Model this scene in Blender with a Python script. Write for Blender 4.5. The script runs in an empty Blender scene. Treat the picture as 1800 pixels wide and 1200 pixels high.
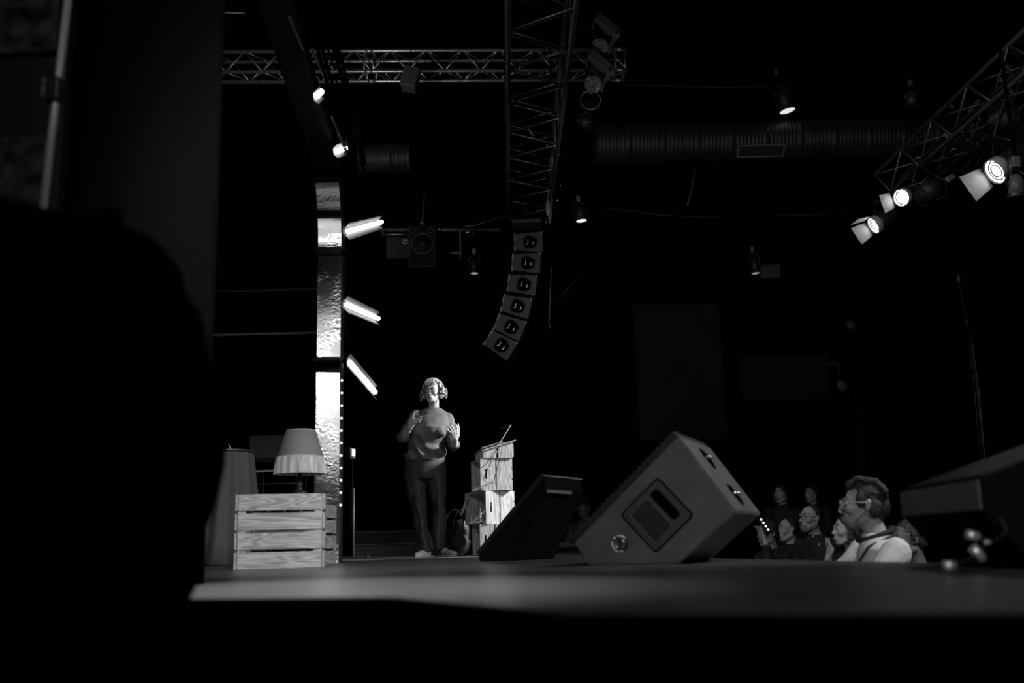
import bpy, bmesh, math, random
import numpy as np
from mathutils import Vector as V, Matrix as M, noise
S = bpy.context.scene; COL = S.collection
random.seed(7); PI = math.pi

# ---------------------------------------------------------------- camera
CAMH = .095; F = 1750.
PITCH = math.atan(357/F); ROLL = math.atan(.025)
f0 = V((0, math.cos(PITCH), math.sin(PITCH))); r0 = V((1, 0, 0)); u0 = r0.cross(f0)
RT = math.cos(ROLL)*r0 - math.sin(ROLL)*u0; UP = math.cos(ROLL)*u0 + math.sin(ROLL)*r0
CAMP = V((0, 0, CAMH))
cd = bpy.data.cameras.new('camera'); co = bpy.data.objects.new('camera', cd); COL.objects.link(co)
co.matrix_world = M.Translation(CAMP) @ M((RT, UP, -f0)).transposed().to_4x4()
cd.lens = 35; cd.sensor_width = 36; cd.clip_start = .05; cd.clip_end = 200
cd.dof.use_dof = True; cd.dof.focus_distance = 9.4; cd.dof.aperture_fstop = 1.9
S.camera = co
def P(px, py, X=None, Y=None, Z=None):
    """world point seen at a place of the 1800x1200 photograph, on one known plane"""
    d = f0 + RT*((px-900)/F) - UP*((py-600)/F)
    t = (X/d.x) if X is not None else (Y/d.y) if Y is not None else ((Z-CAMH)/d.z)
    return CAMP + d*t

# ---------------------------------------------------------------- world, exposure, lights
w = bpy.data.worlds.new('world'); S.world = w; w.use_nodes = True
w.node_tree.nodes['Background'].inputs[0].default_value = (.0006, .0006, .0007, 1)
w.node_tree.nodes['Background'].inputs[1].default_value = 1
S.view_settings.view_transform = 'Standard'; S.view_settings.look = 'None'
S.view_settings.gamma = 1; S.view_settings.use_curve_mapping = False; S.view_settings.exposure = 0
def aim(o, at): o.rotation_euler = (V(at)-o.location).to_track_quat('-Z', 'Y').to_euler()
def spot(name, loc, at, power, deg, blend=.5, rad=.08):
    l = bpy.data.lights.new(name, 'SPOT'); l.energy = power; l.spot_size = math.radians(deg)
    l.spot_blend = blend; l.shadow_soft_size = rad
    o = bpy.data.objects.new(name, l); COL.objects.link(o); o.location = loc; aim(o, at); return o
def area(name, loc, at, power, sx, sy):
    l = bpy.data.lights.new(name, 'AREA'); l.shape = 'RECTANGLE'; l.size = sx; l.size_y = sy; l.energy = power
    o = bpy.data.objects.new(name, l); COL.objects.link(o); o.location = loc; aim(o, at); return o
area('added_foil_light', (.1, -1.6, 2.75), (-1.4, 7.4, 1.9), 11.5, 2.2, 2.5)  # unseen area light, added so the foil arch mirrors something bright
spot('front_wash', (-.3, -2.6, 3.0), (2.3, 6.0, .9), 420, 58, .7, .2)
spot('added_crate_fill', (1.3, -1.5, 3.0), (-1.25, 5.6, .35), 1300, 20, .6, .2)  # added spot without a fixture, brightens the lamp crate
spot('upper_right_lamp', (4.2, 3.6, 3.7), (.4, 6.0, .2), 560, 62, .7, .12)
spot('added_truss_fill', (-3.2, 8.2, 3.4), (-2.4, 12.2, 6.3), 260, 80, .8, .15)  # added fill from the left that brightens the pale cross truss
spot('side_wash', (-1.0, 4.5, 4.6), (4.2, 8.5, -.3), 260, 70, .8, .2)
KEY = [(P(1748, 303, Z=3.45), (-.75, 9.5, 1.1), 1150), (P(1592, 346, Z=3.35), (-.6, 9.5, 1.0), 1150), (P(1530, 398, Z=3.0), (-.7, 9.5, 1.0), 1150)]
for p, a, e in KEY:
    d = (V(a)-p).normalized(); spot('truss_spot_beam', p+d*.3, a, e, 32, .6, .07)
spot('added_deck_fill', (-1.0, 4.2, 4.2), (-.55, 2.5, 0), 1500, 26, 1, .12)  # unseen overhead spot, added to brighten the near left deck
spot('added_rigging_fill', (1.5, 7.5, 2.0), (1.5, 12.5, 6.2), 120, 110, .8, .2)  # added upward fill for the far rigging, no fixture there

# ---------------------------------------------------------------- materials
def mat(name, col=.5, rough=.5, metal=0., spec=.5, emit=0., bump=0., bscale=20., var=0., vscale=3., coat=0., stretch=(1, 1, 1), detail=4, dist=.01):
    m = bpy.data.materials.new(name); m.use_nodes = True; nt = m.node_tree; b = nt.nodes['Principled BSDF']
    c = (col, col, col*1.02, 1)
    b.inputs['Base Color'].default_value = c; b.inputs['Roughness'].default_value = rough
    b.inputs['Metallic'].default_value = metal; b.inputs['Specular IOR Level'].default_value = spec
    b.inputs['Coat Weight'].default_value = coat
    tc = nt.nodes.new('ShaderNodeTexCoord'); mp = nt.nodes.new('ShaderNodeMapping'); mp.inputs['Scale'].default_value = stretch
    nt.links.new(tc.outputs['Object'], mp.inputs[0])
    if emit: b.inputs['Emission Color'].default_value = (1, 1, 1, 1); b.inputs['Emission Strength'].default_value = emit
    if var:
        n = nt.nodes.new('ShaderNodeTexNoise'); n.inputs['Scale'].default_value = vscale; n.inputs['Detail'].default_value = detail
        nt.links.new(mp.outputs[0], n.inputs[0])
        r = nt.nodes.new('ShaderNodeMapRange'); r.inputs[1].default_value = .3; r.inputs[2].default_value = .7
        r.inputs[3].default_value = col*(1-var); r.inputs[4].default_value = col*(1+var)
        nt.links.new(n.outputs[0], r.inputs[0]); nt.links.new(r.outputs[0], b.inputs['Base Color'])
    if bump:
        n = nt.nodes.new('ShaderNodeTexNoise'); n.inputs['Scale'].default_value = bscale; n.inputs['Detail'].default_value = detail
        nt.links.new(mp.outputs[0], n.inputs[0])
        u = nt.nodes.new('ShaderNodeBump'); u.inputs['Strength'].default_value = bump; u.inputs['Distance'].default_value = dist
        nt.links.new(n.outputs[0], u.inputs['Height']); nt.links.new(u.outputs[0], b.inputs['Normal'])
    return m
def wood(name, col, axis=0):
    m = bpy.data.materials.new(name); m.use_nodes = True; nt = m.node_tree; b = nt.nodes['Principled BSDF']; b.inputs['Roughness'].default_value = .6
    N = nt.nodes.new; L = nt.links.new
    tc = N('ShaderNodeTexCoord'); mp = N('ShaderNodeMapping'); oi = N('ShaderNodeObjectInfo')
    s = [17, 17, 17]; s[axis] = 1.3; mp.inputs['Scale'].default_value = s
    cx = N('ShaderNodeCombineXYZ'); ml = N('ShaderNodeMath'); ml.operation = 'MULTIPLY'; ml.inputs[1].default_value = 37.
    L(oi.outputs['Random'], ml.inputs[0]); [L(ml.outputs[0], cx.inputs[i]) for i in range(3)]
    L(tc.outputs['Object'], mp.inputs[0]); L(cx.outputs[0], mp.inputs['Location'])
    n = N('ShaderNodeTexNoise'); n.inputs['Scale'].default_value = 1.3; n.inputs['Detail'].default_value = 1.5; n.inputs['Distortion'].default_value = .6
    L(mp.outputs[0], n.inputs[0])
    k = N('ShaderNodeMath'); k.operation = 'MULTIPLY'; k.inputs[1].default_value = 60.; L(n.outputs[0], k.inputs[0])
    si = N('ShaderNodeMath'); si.operation = 'SINE'; L(k.outputs[0], si.inputs[0])
    f = N('ShaderNodeTexNoise'); f.inputs['Scale'].default_value = 14; f.inputs['Detail'].default_value = 3; L(mp.outputs[0], f.inputs[0])
    a = N('ShaderNodeMath'); a.operation = 'MULTIPLY_ADD'; a.inputs[1].default_value = 1.6; L(f.outputs[0], a.inputs[0]); L(si.outputs[0], a.inputs[2])
    r = N('ShaderNodeMapRange'); r.inputs[1].default_value = -.4; r.inputs[2].default_value = 2.; r.inputs[3].default_value = col*1.2; r.inputs[4].default_value = col*.55
    L(a.outputs[0], r.inputs[0])
    vn = N('ShaderNodeTexVoronoi'); mp2 = N('ShaderNodeMapping'); s2 = [9, 9, 9]; s2[axis] = 4.; mp2.inputs['Scale'].default_value = s2
    L(tc.outputs['Object'], mp2.inputs[0]); L(cx.outputs[0], mp2.inputs['Location']); L(mp2.outputs[0], vn.inputs[0]); vn.inputs['Scale'].default_value = .8
    kr = N('ShaderNodeMapRange'); kr.inputs[1].default_value = .04; kr.inputs[2].default_value = .11; kr.inputs[3].default_value = .25; kr.inputs[4].default_value = 1
    L(vn.outputs['Distance'], kr.inputs[0])
    mm = N('ShaderNodeMath'); mm.operation = 'MULTIPLY'; L(r.outputs[0], mm.inputs[0]); L(kr.outputs[0], mm.inputs[1]); L(mm.outputs[0], b.inputs['Base Color'])
    return m
BLACK = mat('black_paint', .012, .55, var=.3); VOID = mat('black_wall', .0022, .9, spec=.05, var=.3, vscale=.6)
VELVET = mat('black_velvet', .0012, 1., spec=0.)
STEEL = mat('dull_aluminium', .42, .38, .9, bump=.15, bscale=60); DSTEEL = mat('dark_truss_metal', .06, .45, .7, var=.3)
CHROME = mat('bright_metal', .8, .2, 1.)
PLAST = mat('black_plastic', .02, .4); RUB = mat('black_rubber', .012, .6)
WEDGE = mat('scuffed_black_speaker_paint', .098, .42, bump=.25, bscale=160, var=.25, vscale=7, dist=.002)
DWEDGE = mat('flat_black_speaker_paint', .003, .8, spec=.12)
WHITE = mat('white_reflector', .75, .5); WING = mat('grey_bar_reflector', .10, .5); EMIT = mat('lit_led', 1, .5, emit=3.5); EMITB = mat('lit_bulb', 1, .5, emit=.8)
LENS = mat('lit_lens', 1, .3, emit=40); DIM = mat('glowing_lens', 1, .3, emit=.75)
PINE = wood('pine_slat_wood', .42, 0); PINEZ = wood('pine_upright_wood', .42, 2)

# ---------------------------------------------------------------- mesh helpers
def rotz(a): return M.Rotation(a, 4, 'Z')
def box(bm, c, s, R=None, bev=0.):
    g = bmesh.ops.create_cube(bm, size=1)['verts']
    T = M.Translation(c) @ (R.to_4x4() if R else M()) @ M.Diagonal((*s, 1))
    bmesh.ops.transform(bm, matrix=T, verts=g)
    if bev:
        es = list({e for v in g for e in v.link_edges}); bmesh.ops.bevel(bm, geom=es, offset=bev, segments=2, affect='EDGES', profile=.5)
def frame_of(d):
    z = d.normalized(); x = z.cross(V((0, 0, 1)));
    if x.length < .01: x = z.cross(V((0, 1, 0)))
    x.normalize(); return x, z.cross(x)
def tube(bm, pts, rad, seg=8, closed=False, cap=True):
    pts = [V(p) for p in pts]; n = len(pts); rings = []; px = None
    for i, p in enumerate(pts):
        a = pts[(i-1) % n] if (i or closed) else p; b = pts[(i+1) % n] if (i < n-1 or closed) else p
        d = (b-a)
        if px is None: x, y = frame_of(d)
        else:
            z = d.normalized(); x = px - z*px.dot(z); x.normalize(); y = z.cross(x)
        px = x; r = rad[i] if isinstance(rad, (list, tuple)) else rad
        rings.append([bm.verts.new(p+(x*math.cos(2*PI*k/seg)+y*math.sin(2*PI*k/seg))*r) for k in range(seg)])
    for i in range(n if closed else n-1):
        A = rings[i]; B = rings[(i+1) % n]
        for k in range(seg): bm.faces.new((A[k], A[(k+1) % seg], B[(k+1) % seg], B[k]))
    if cap and not closed: bm.faces.new(rings[0][::-1]); bm.faces.new(rings[-1])
def loft(bm, rings, seg=20):
    """closed loft through elliptical rings (centre, rx, ry, optional rotation matrix)"""
    rr = []
    for c, rx, ry, *q in rings:
        R = q[0] if q else M.Identity(3)
        rr.append([bm.verts.new(V(c)+R @ V((rx*math.cos(2*PI*k/seg), ry*math.sin(2*PI*k/seg), 0))) for k in range(seg)])
    for A, B in zip(rr, rr[1:]):
        for k in range(seg): bm.faces.new((A[k], A[(k+1) % seg], B[(k+1) % seg], B[k]))
    bm.faces.new(rr[0][::-1]); bm.faces.new(rr[-1])
def lathe(bm, prof, Mx=None, seg=32, wob=None):
    rings = []
    for r, z in prof:
        rings.append([bm.verts.new(((r+(wob(k, z) if wob else 0))*math.cos(2*PI*k/seg), (r+(wob(k, z) if wob else 0))*math.sin(2*PI*k/seg), z)) for k in range(seg)])
    for A, B in zip(rings, rings[1:]):
        for k in range(seg): bm.faces.new((A[k], A[(k+1) % seg], B[(k+1) % seg], B[k]))
    if prof[0][0] > 1e-4 and prof[0] != prof[-1]: bm.faces.new(rings[0][::-1])
    if prof[-1][0] > 1e-4 and prof[0] != prof[-1]: bm.faces.new(rings[-1])
    if Mx is not None: bmesh.ops.transform(bm, matrix=Mx, verts=[v for r in rings for v in r])
def prism(bm, poly, y0, y1, Mx=None, bev=0.):
    """polygon in the x-z plane, extruded along y"""
    a = [bm.verts.new((x, y0, z)) for x, z in poly]; b = [bm.verts.new((x, y1, z)) for x, z in poly]; n = len(poly)
    bm.faces.new(a); bm.faces.new(b[::-1])
    for i in range(n): bm.faces.new((a[i], b[i], b[(i+1) % n], a[(i+1) % n]))
    if bev: bmesh.ops.bevel(bm, geom=list({e for v in a+b for e in v.link_edges}), offset=bev, segments=2, affect='EDGES')
    if Mx is not None: bmesh.ops.transform(bm, matrix=Mx, verts=bm.verts[:] if bev else a+b)
def ell(bm, c, r, R=None, sub=2):
    g = bmesh.ops.create_icosphere(bm, subdivisions=sub, radius=1)['verts']
    if not isinstance(r, (tuple, list)): r = (r, r, r)
    bmesh.ops.transform(bm, matrix=M.Translation(c) @ (R.to_4x4() if R else M()) @ M.Diagonal((*r, 1)), verts=g)
def cap(bm, p0, p1, r0, r1, seg=12):
    tube(bm, [p0, p1], [r0, r1], seg); ell(bm, p0, r0); ell(bm, p1, r1)
def chain(bm, pts, rs):
    for i in range(len(pts)-1): cap(bm, V(pts[i]), V(pts[i+1]), rs[i], rs[i+1])
def torus(bm, R, r, Mx, seg=28, s2=8, arc=1.):
    n = seg if arc >= 1 else seg
    tube(bm, [Mx @ V((R*math.cos(2*PI*arc*i/n), R*math.sin(2*PI*arc*i/n), 0)) for i in range(n if arc >= 1 else n+1)], r, s2, closed=arc >= 1)

def thing(name, label, cat, loc=(0, 0, 0), rz=0., group=None, rot=None):
    o = bpy.data.objects.new(name, None); COL.objects.link(o); o.location = loc
    o.rotation_euler = rot.to_euler() if rot else (0, 0, rz); o.empty_display_size = .1
    o['label'] = label; o['category'] = cat
    if group: o['group'] = group
    return o
def tag(o, label, cat, group=None, kind=None):
    o['label'] = label; o['category'] = cat
    if group: o['group'] = group
    if kind: o['kind'] = kind
    return o
def obj(name, bm, m, par=None, smooth=False, world=False, label=None, origin=None):
    """link the mesh; world=True: the verts are in world coordinates and the parent is unrotated"""
    bmesh.ops.recalc_face_normals(bm, faces=bm.faces)
    off = V((0, 0, 0))
    if world and par is not None:
        q = par
        while q is not None: off -= q.location; q = q.parent
    if origin is not None:
        off = off-V(origin)
    if off.length: bmesh.ops.translate(bm, vec=off, verts=bm.verts)
    me = bpy.data.meshes.new(name); bm.to_mesh(me); bm.free()
    o = bpy.data.objects.new(name, me); COL.objects.link(o)
    if origin is not None: o.location = origin
    me.materials.append(m)
    if smooth: me.shade_smooth() if hasattr(me, 'shade_smooth') else [setattr(p, 'use_smooth', True) for p in me.polygons]
    if par: o.parent = par
    if label: o['label'] = label
    return o
def B(): return bmesh.new()
def remesh(bm, vox, smooth=4, fac=.5, disp=None):
    me = bpy.data.meshes.new('t'); bm.to_mesh(me); bm.free(); o = bpy.data.objects.new('t', me); COL.objects.link(o)
    r = o.modifiers.new('r', 'REMESH'); r.mode = 'VOXEL'; r.voxel_size = vox
    if smooth: s = o.modifiers.new('s', 'SMOOTH'); s.iterations = smooth; s.factor = fac
    dg = bpy.context.evaluated_depsgraph_get(); me2 = bpy.data.meshes.new_from_object(o.evaluated_get(dg))
    bpy.data.objects.remove(o); bpy.data.meshes.remove(me)
    b2 = B(); b2.from_mesh(me2); bpy.data.meshes.remove(me2)
    if disp:
        b2.normal_update()
        ns = [(v, v.normal.copy()) for v in b2.verts]
        for v, n in ns: v.co += n*disp(v.co)
    return b2

# ---------------------------------------------------------------- the setting
def struct(name, bm, m, kind='structure', **k):
    o = obj(name, bm, m, **k); o['kind'] = kind; return o
b = B(); box(b, (3, 9, -1.1), (24, 30, .2)); struct('floor', b, mat('black_hall_floor', .006, .6, var=.3))
b = B(); box(b, (3, 9, 8.6), (24, 30, .2)); struct('ceiling', b, VOID)
b = B(); box(b, (3, 19.1, 3.7), (24, .2, 9.6)); struct('wall_back', b, VOID)
b = B(); box(b, (-9.1, 9, 3.7), (.2, 20.4, 9.6)); struct('wall_left', b, VOID)
b = B(); box(b, (14.9, 9, 3.7), (.2, 30, 9.6)); struct('wall_right', b, VOID)
# the stage deck: glossy black sheets, worn, seen almost edge-on
DECK = mat('worn_glossy_black_stage', .058, .34, spec=.6, bump=.12, bscale=5, var=.45, vscale=1.6, stretch=(1, .5, 1), dist=.01)
deck = [(-8, 2.6), (-.9, 2.22), (-.25, 2.02), (.06, 1.46), (1.02, 1.13), (1.75, 1.2), (1.6, 2.7), (1.22, 4.3), (1.06, 5.1), (.78, 9.6), (.6, 13.5), (-8, 13.5)]
def slab(poly, z0, z1):
    b = B(); lo = [b.verts.new((x, y, z0)) for x, y in poly]; hi = [b.verts.new((x, y, z1)) for x, y in poly]; n = len(poly)
    b.faces.new(lo[::-1]); b.faces.new(hi)
    for i in range(n): b.faces.new((lo[i], lo[(i+1) % n], hi[(i+1) % n], hi[i]))
    return b
struct('stage_deck', slab(deck, -.004, 0), DECK)
struct('stage_fascia', slab([(x*.995, y+.02 if y < 3 else y-.02) for x, y in deck], -.999, -.005), VELVET)
# pale panels on the far wall, barely lit
for i, (a, c) in enumerate([((1113, 537), (1278, 770)), ((1300, 626), (1460, 700))]):
    p = P(*a, Y=18.98); q = P(*c, Y=18.98); b = B(); box(b, ((p.x+q.x)/2, 18.97, (p.z+q.z)/2), (q.x-p.x, .04, p.z-q.z))
    struct('trim_%d' % (i+1), b, mat('grey_wall_panel', .012, .8, var=.5, vscale=1))
# left edge of the frame: drape, textured window, mirror-bright pipe
b = B(); xr = P(378, 300, Y=3.1).x
n = 60
for i in range(n):
    x0 = xr-2.2*i/n; x1 = xr-2.2*(i+1)/n
    y0 = 3.1+.012*math.sin(i*.55); y1 = 3.1+.012*math.sin((i+1)*.55)
    b.faces.new([b.verts.new(c) for c in ((x0, y0, .0), (x1, y1, .0), (x1, y1, 3.5), (x0, y0, 3.5))])
bmesh.ops.remove_doubles(b, verts=b.verts, dist=1e-5)
bmesh.ops.solidify(b, geom=b.faces[:], thickness=-.03)
tag(obj('stage_drape', b, mat('dark_grey_drape', .0032, .9, spec=.1, var=.15, vscale=2), origin=(xr-.6, 3.1, 0)), 'dark grey flat drape hanging behind the bright upright pipe at far left', 'drape')
gl = mat('mottled_window_glass', .085, .5, var=1., vscale=16, bump=.3, bscale=9, detail=6, spec=.2)
p = P(-40, -30, Y=2.9); q = P(112, 400, Y=2.9); b = B()
WX0, WX1 = P(-60, 200, Y=2.9).x, P(96, 200, Y=2.9).x
box(b, ((WX0+WX1)/2, 2.93, 1.5), (WX1-WX0+.05, .04, 1.6)); wf = struct('window_1', b, mat('black_window_frame', .03, .5))
for za, zb in ((P(50, 95, Y=2.9).z, 2.2), (P(40, 385, Y=2.9).z, P(40, 245, Y=2.9).z)):
    b = B(); box(b, ((WX0+WX1)/2, 2.895, (za+zb)/2), (WX1-WX0-.01, .02, zb-za)); obj('window_pane', b, gl, wf)
t = thing('upright_pipe', 'bright upright metal pipe with a black clamp at far left', 'pipe', P(75, 385, Y=2.55))
a, c = P(73, 388, Y=2.55), P(127, -60, Y=2.55); mm = a.lerp(c, .62)
b = B(); tube(b, [a, c], .0105, 14); obj('pipe', b, mat('satin_pipe', .85, .45, .3), t, True, True)
k = P(97, 160, Y=2.55); b = B(); box(b, k, (.04, .05, .07), bev=.006); box(b, k+V((.0, .01, .02)), (.05, .03, .02)); cl = obj('clamp', b, PLAST, t, False, True)
b = B(); ell(b, k+V((-.028, 0, .0)), (.011, .012, .027)); ell(b, k+V((-.03, 0, .03)), (.007, .008, .012)); obj('clamp_knob', b, mat('grey_knob', .22, .4), cl, True, True)
# black cloth mass in the near left corner
b = B()
for px, py, Y, r in ((60, 700, 1.75, .33), (150, 560, 1.8, .2), (240, 640, 1.8, .13), (190, 800, 1.8, .225), (250, 770, 1.9, .13), (40, 900, 1.7, .31), (215, 900, 1.85, .165), (230, 990, 1.8, .13), (20, 560, 1.7, .22)):
    ell(b, P(px, py, Y=Y), (r, r*.6, r))
ell(b, P(196, 385, Y=1.85), .035)
bb = remesh(b, .02, 3, .5, lambda c: .012*noise.noise(c*9))
for v in bb.verts: v.co.z = max(v.co.z, -.998)
tag(obj('cloth_covered_case', bb, VELVET, smooth=True, origin=(-.8, 1.8, -.998)), 'large black cloth covered mass filling the lower left foreground', 'case')

# ---------------------------------------------------------------- wooden crates
def crate(name, label, cat, loc, rz, L=.47, D=.3, H=.4, ns=4, group=None, top=True):
    """slatted crate standing on its base, open at the top; x length, y depth"""
    t = thing(name, label, cat, loc, rz, group); g = .016; sh = (H-g*(ns-1))/ns; th = .011
    for s in (-1, 1):
        for i in range(ns):
            z = i*(sh+g)+sh/2
            b = B(); box(b, (0, s*(D/2-th/2), z), (L-.021, th, sh), bev=.0015); obj('slat', b, PINE, t)
    for s in (-1, 1):
        for i in range(ns):
            z = i*(sh+g)+sh/2
            b = B(); box(b, (s*(L/2), 0, z), (th, D, sh), bev=.0015); o = obj('end_slat', b, PINE_Y, t)
    for sx in (-1, 1):
        for sy in (-1, 1):
            b = B(); box(b, (sx*(L/2-.03), sy*(D/2-th-.012), H/2), (.045, .022, H-.004)); obj('corner_post', b, PINEZ, t)
    b = B()
    for i in range(5): box(b, ((i-2)*(L-.02)/5, 0, H-.006), ((L-.02)/5-.009, D-.026, .010))
    obj('base', b, PINE_Y, t)
    return t
PINE_Y = wood('pine_end_wood', .42, 1)
g0 = P(487, 997, Y=5.6)
fl = P(411, 998, Y=5.5); th = math.radians(9)
cl = V((-1.53, 5.5, 0)); cx = cl+V((math.cos(th), math.sin(th), 0))*.2375+V((-math.sin(th), math.cos(th), 0))*.15
crate('wooden_crate', 'pine slatted crate carrying the fringed table lamp', 'crate', cx, th)
c2 = V((-1.475, 6.75, 0)); crate('wooden_crate', 'pine slatted crate half hidden behind the one with the lamp', 'crate', c2, math.radians(-3), H=.385)

# ---------------------------------------------------------------- table lamp
lx = P(527, 868, Y=5.66)
t = thing('table_lamp', 'fringed table lamp standing on the slatted crate at left', 'lamp', (lx.x, 5.66, .4))
zt = lambda py: P(527, py, Y=5.66).z-.4
b = B(); lathe(b, [(.001, 0), (.045, 0), (.047, .008), (.03, .02), (.013, .03), (.012, .045), (.02, .055), (.011, .067), (.009, .1), (.012, .11), (.009, .12), (.009, zt(815)), (.001, zt(815))]); obj('base', b, mat('dark_turned_brass', .08, .25, .8), t, True)
sh = mat('smooth_lamp_shade_fabric', .16, .75, bump=.1, bscale=200)
za, zb, zc = zt(803), zt(757), zt(833)
b = B(); lathe(b, [(.130, za), (.084, zb), (.082, zb), (.128, za), (.130, za)], seg=48); obj('lamp_shade', b, sh, t, True)
for z, r, nm in ((za, .131, 'lower_trim'), (zb, .084, 'upper_trim')):
    b = B(); torus(b, r, .0022, M.Translation((0, 0, z)), 48); obj(nm, b, mat('pale_trim', .45, .6), t, True, label='pale trim ring')
b = B(); lathe(b, [(.131, za), (.137, (za+zc)/2), (.143, zc), (.139, zc+.002), (.128, za-.001), (.131, za)], seg=320, wob=lambda k, z: .0016*(k % 2)+.003*math.sin(k*.33)*(za-z)/(za-zc)+.0015*math.sin(k*1.7))
obj('fringe', b, mat('silky_fringe', .42, .6, var=.4, vscale=60, stretch=(1, 1, .1)), t, label='pale hanging thread fringe')
b = B(); tube(b, [(0, 0, zt(812)), (.0, -.02, zt(814)), (.035, -.03, zt(818))], .003); ell(b, (.04, -.03, zt(819)), .006); obj('switch', b, CHROME, t, True)

# ---------------------------------------------------------------- draped table, chair, sideboard behind the lamp crate
p = P(408, 792, Y=7.6); t = thing('draped_table', 'tall table under a grey cloth behind the lamp crate', 'table', (p.x-.02, 7.6, 0))
zt_ = P(420, 795, Y=7.6).z
b = B(); lathe(b, [(.33, .005), (.27, .2), (.215, .5), (.18, zt_-.02), (.17, zt_), (.001, zt_)], seg=96, wob=lambda k, z: .02*math.sin(k*2*PI/96*11)*max(0, 1-z/zt_)+.004*math.sin(k*.8))
obj('tablecloth', b, mat('grey_table_cloth', .07, .85, bump=.2, bscale=30), t, True)
b = B(); lathe(b, [(.001, zt_+.002), (.19, zt_+.002), (.19, zt_+.012), (.001, zt_+.012)]); obj('table_top', b, mat('dark_table_top', .05, .4), t)
b = B(); q = P(404, 782, Y=7.6); tube(b, [(.0, 0, zt_+.013), (-.03, 0, zt_+.065)], .0022); tag(obj('drinking_straw', b, WHITE, origin=(0, 0, 0)), 'thin pale straw on the grey draped table', 'straw').location = (p.x+.0, 7.6, 0)
# panel-backed cabinet behind
a, c = P(438, 765, Y=8.2), P(520, 985, Y=8.2)
t = thing('equipment_case', 'dark boxy case on a low frame behind the fringed lamp', 'case', ((a.x+c.x)/2, 8.4, 0))
wd = c.x-a.x; zb_ = P(470, 805, Y=8.2).z; zt2 = P(470, 765, Y=8.2).z
b = B(); box(b, (0, 0, (zb_+zt2)/2), (wd, .4, zt2-zb_), bev=.01); obj('case_body', b, mat('dark_case', .006, .7, var=.4), t)
zr = P(470, 827, Y=8.2).z; zr2 = P(470, 850, Y=8.2).z
b = B(); box(b, (0, -.18, zr), (wd, .02, .012)); obj('rail', b, mat('pale_rail', .25, .4), t)
b = B(); box(b, (0, -.18, zr2), (wd, .02, .006)); obj('rail', b, BLACK, t)
for sx in (-1, 1):
    for sy in (-1, 1): b = B(); box(b, (sx*(wd/2-.02), sy*.17, zb_/2), (.03, .03, zb_)); obj('leg', b, VOID, t)
# railing pipes far left
t = thing('railing', 'two thin horizontal metal rails left of the mirror arch', 'railing', (-3.2, 8.8, 0))
for y in (507, 584):
    p = P(560, y, Y=8.8); b = B(); tube(b, [(p.x+3.2, 0, p.z), (-2.5, 0, p.z)], .011); obj('rail', b, mat('dull_rail', .12, .5, .3), t, True)
for x in (p.x+3.2, -1.2, -2.5): b = B(); tube(b, [(x, 0, 0), (x, 0, P(460, 507, Y=8.8).z)], .012); obj('post', b, VOID, t)

# ---------------------------------------------------------------- mirror arch with bulbs and light bars
AX = -1.29; AW = .185
foil = bpy.data.materials.new('crumpled_mirror_foil'); foil.use_nodes = True; nt = foil.node_tree; bs = nt.nodes['Principled BSDF']
bs.inputs['Metallic'].default_value = 1; bs.inputs['Base Color'].default_value = (.78, .78, .79, 1); bs.inputs['Roughness'].default_value = .09
tc = nt.nodes.new('ShaderNodeTexCoord'); n1 = nt.nodes.new('ShaderNodeTexNoise'); n1.inputs['Scale'].default_value = 3.2; n1.inputs['Detail'].default_value = 1
n2 = nt.nodes.new('ShaderNodeTexNoise'); n2.inputs['Scale'].default_value = 42; n2.inputs['Detail'].default_value = 5
sx_ = nt.nodes.new('ShaderNodeSeparateXYZ')
b1 = nt.nodes.new('ShaderNodeBump'); b1.inputs['Strength'].default_value = .13; b1.inputs['Distance'].default_value = .02
b2 = nt.nodes.new('ShaderNodeBump'); b2.inputs['Strength'].default_value = .12; b2.inputs['Distance'].default_value = .01
# creases of the foil come in patches
n3 = nt.nodes.new('ShaderNodeTexNoise'); n3.inputs['Scale'].default_value = 5; mr = nt.nodes.new('ShaderNodeMapRange')
mr.inputs[1].default_value = .45; mr.inputs[2].default_value = .65; mr.inputs[3].default_value = .02; mr.inputs[4].default_value = .22
L = nt.links.new
for q in (n1, n2, n3): L(tc.outputs['Object'], q.inputs[0])
L(n1.outputs[0], b1.inputs['Height']); L(n2.outputs[0], b2.inputs['Height']); L(n3.outputs[0], mr.inputs[0]); L(mr.outputs[0], b2.inputs['Strength'])
L(b1.outputs[0], b2.inputs['Normal']); L(b2.outputs[0], bs.inputs['Normal'])
foil2 = foil.copy(); foil2.name = 'darkened_crumpled_foil'  # same foil, darkened in colour to imitate its dim reflection
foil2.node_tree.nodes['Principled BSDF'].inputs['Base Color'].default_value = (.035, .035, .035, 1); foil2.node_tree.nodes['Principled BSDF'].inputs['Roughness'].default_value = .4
path = [(7.40, 0.0), (7.40, 1.40)], [(7.40, 1.52), (7.40, 2.31)], [(7.40, 2.32), (7.395, 2.42), (7.38, 2.52), (7.36, 2.62), (7.32, 2.72), (7.27, 2.82), (7.20, 2.90)], [(7.195, 2.905), (7.08, 2.99), (6.9, 3.06), (6.69, 3.1), (6.38, 3.15), (6.08, 3.21), (5.78, 3.29), (5.48, 3.36), (5.1, 3.45), (4.6, 3.55), (4.0, 3.64)]
full = [p for s in path for p in s]
def smooth_path(ps, n=6):
    out = []
    for i in range(len(ps)-1):
        p0 = ps[max(i-1, 0)]; p1 = ps[i]; p2 = ps[i+1]; p3 = ps[min(i+2, len(ps)-1)]
        for k in range(n):
            t = k/n; out.append(tuple(.5*((2*p1[j])+(-p0[j]+p2[j])*t+(2*p0[j]-5*p1[j]+4*p2[j]-p3[j])*t*t+(-p0[j]+3*p1[j]-3*p2[j]+p3[j])*t**3) for j in (0, 1)))
    return out+[ps[-1]]
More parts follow.
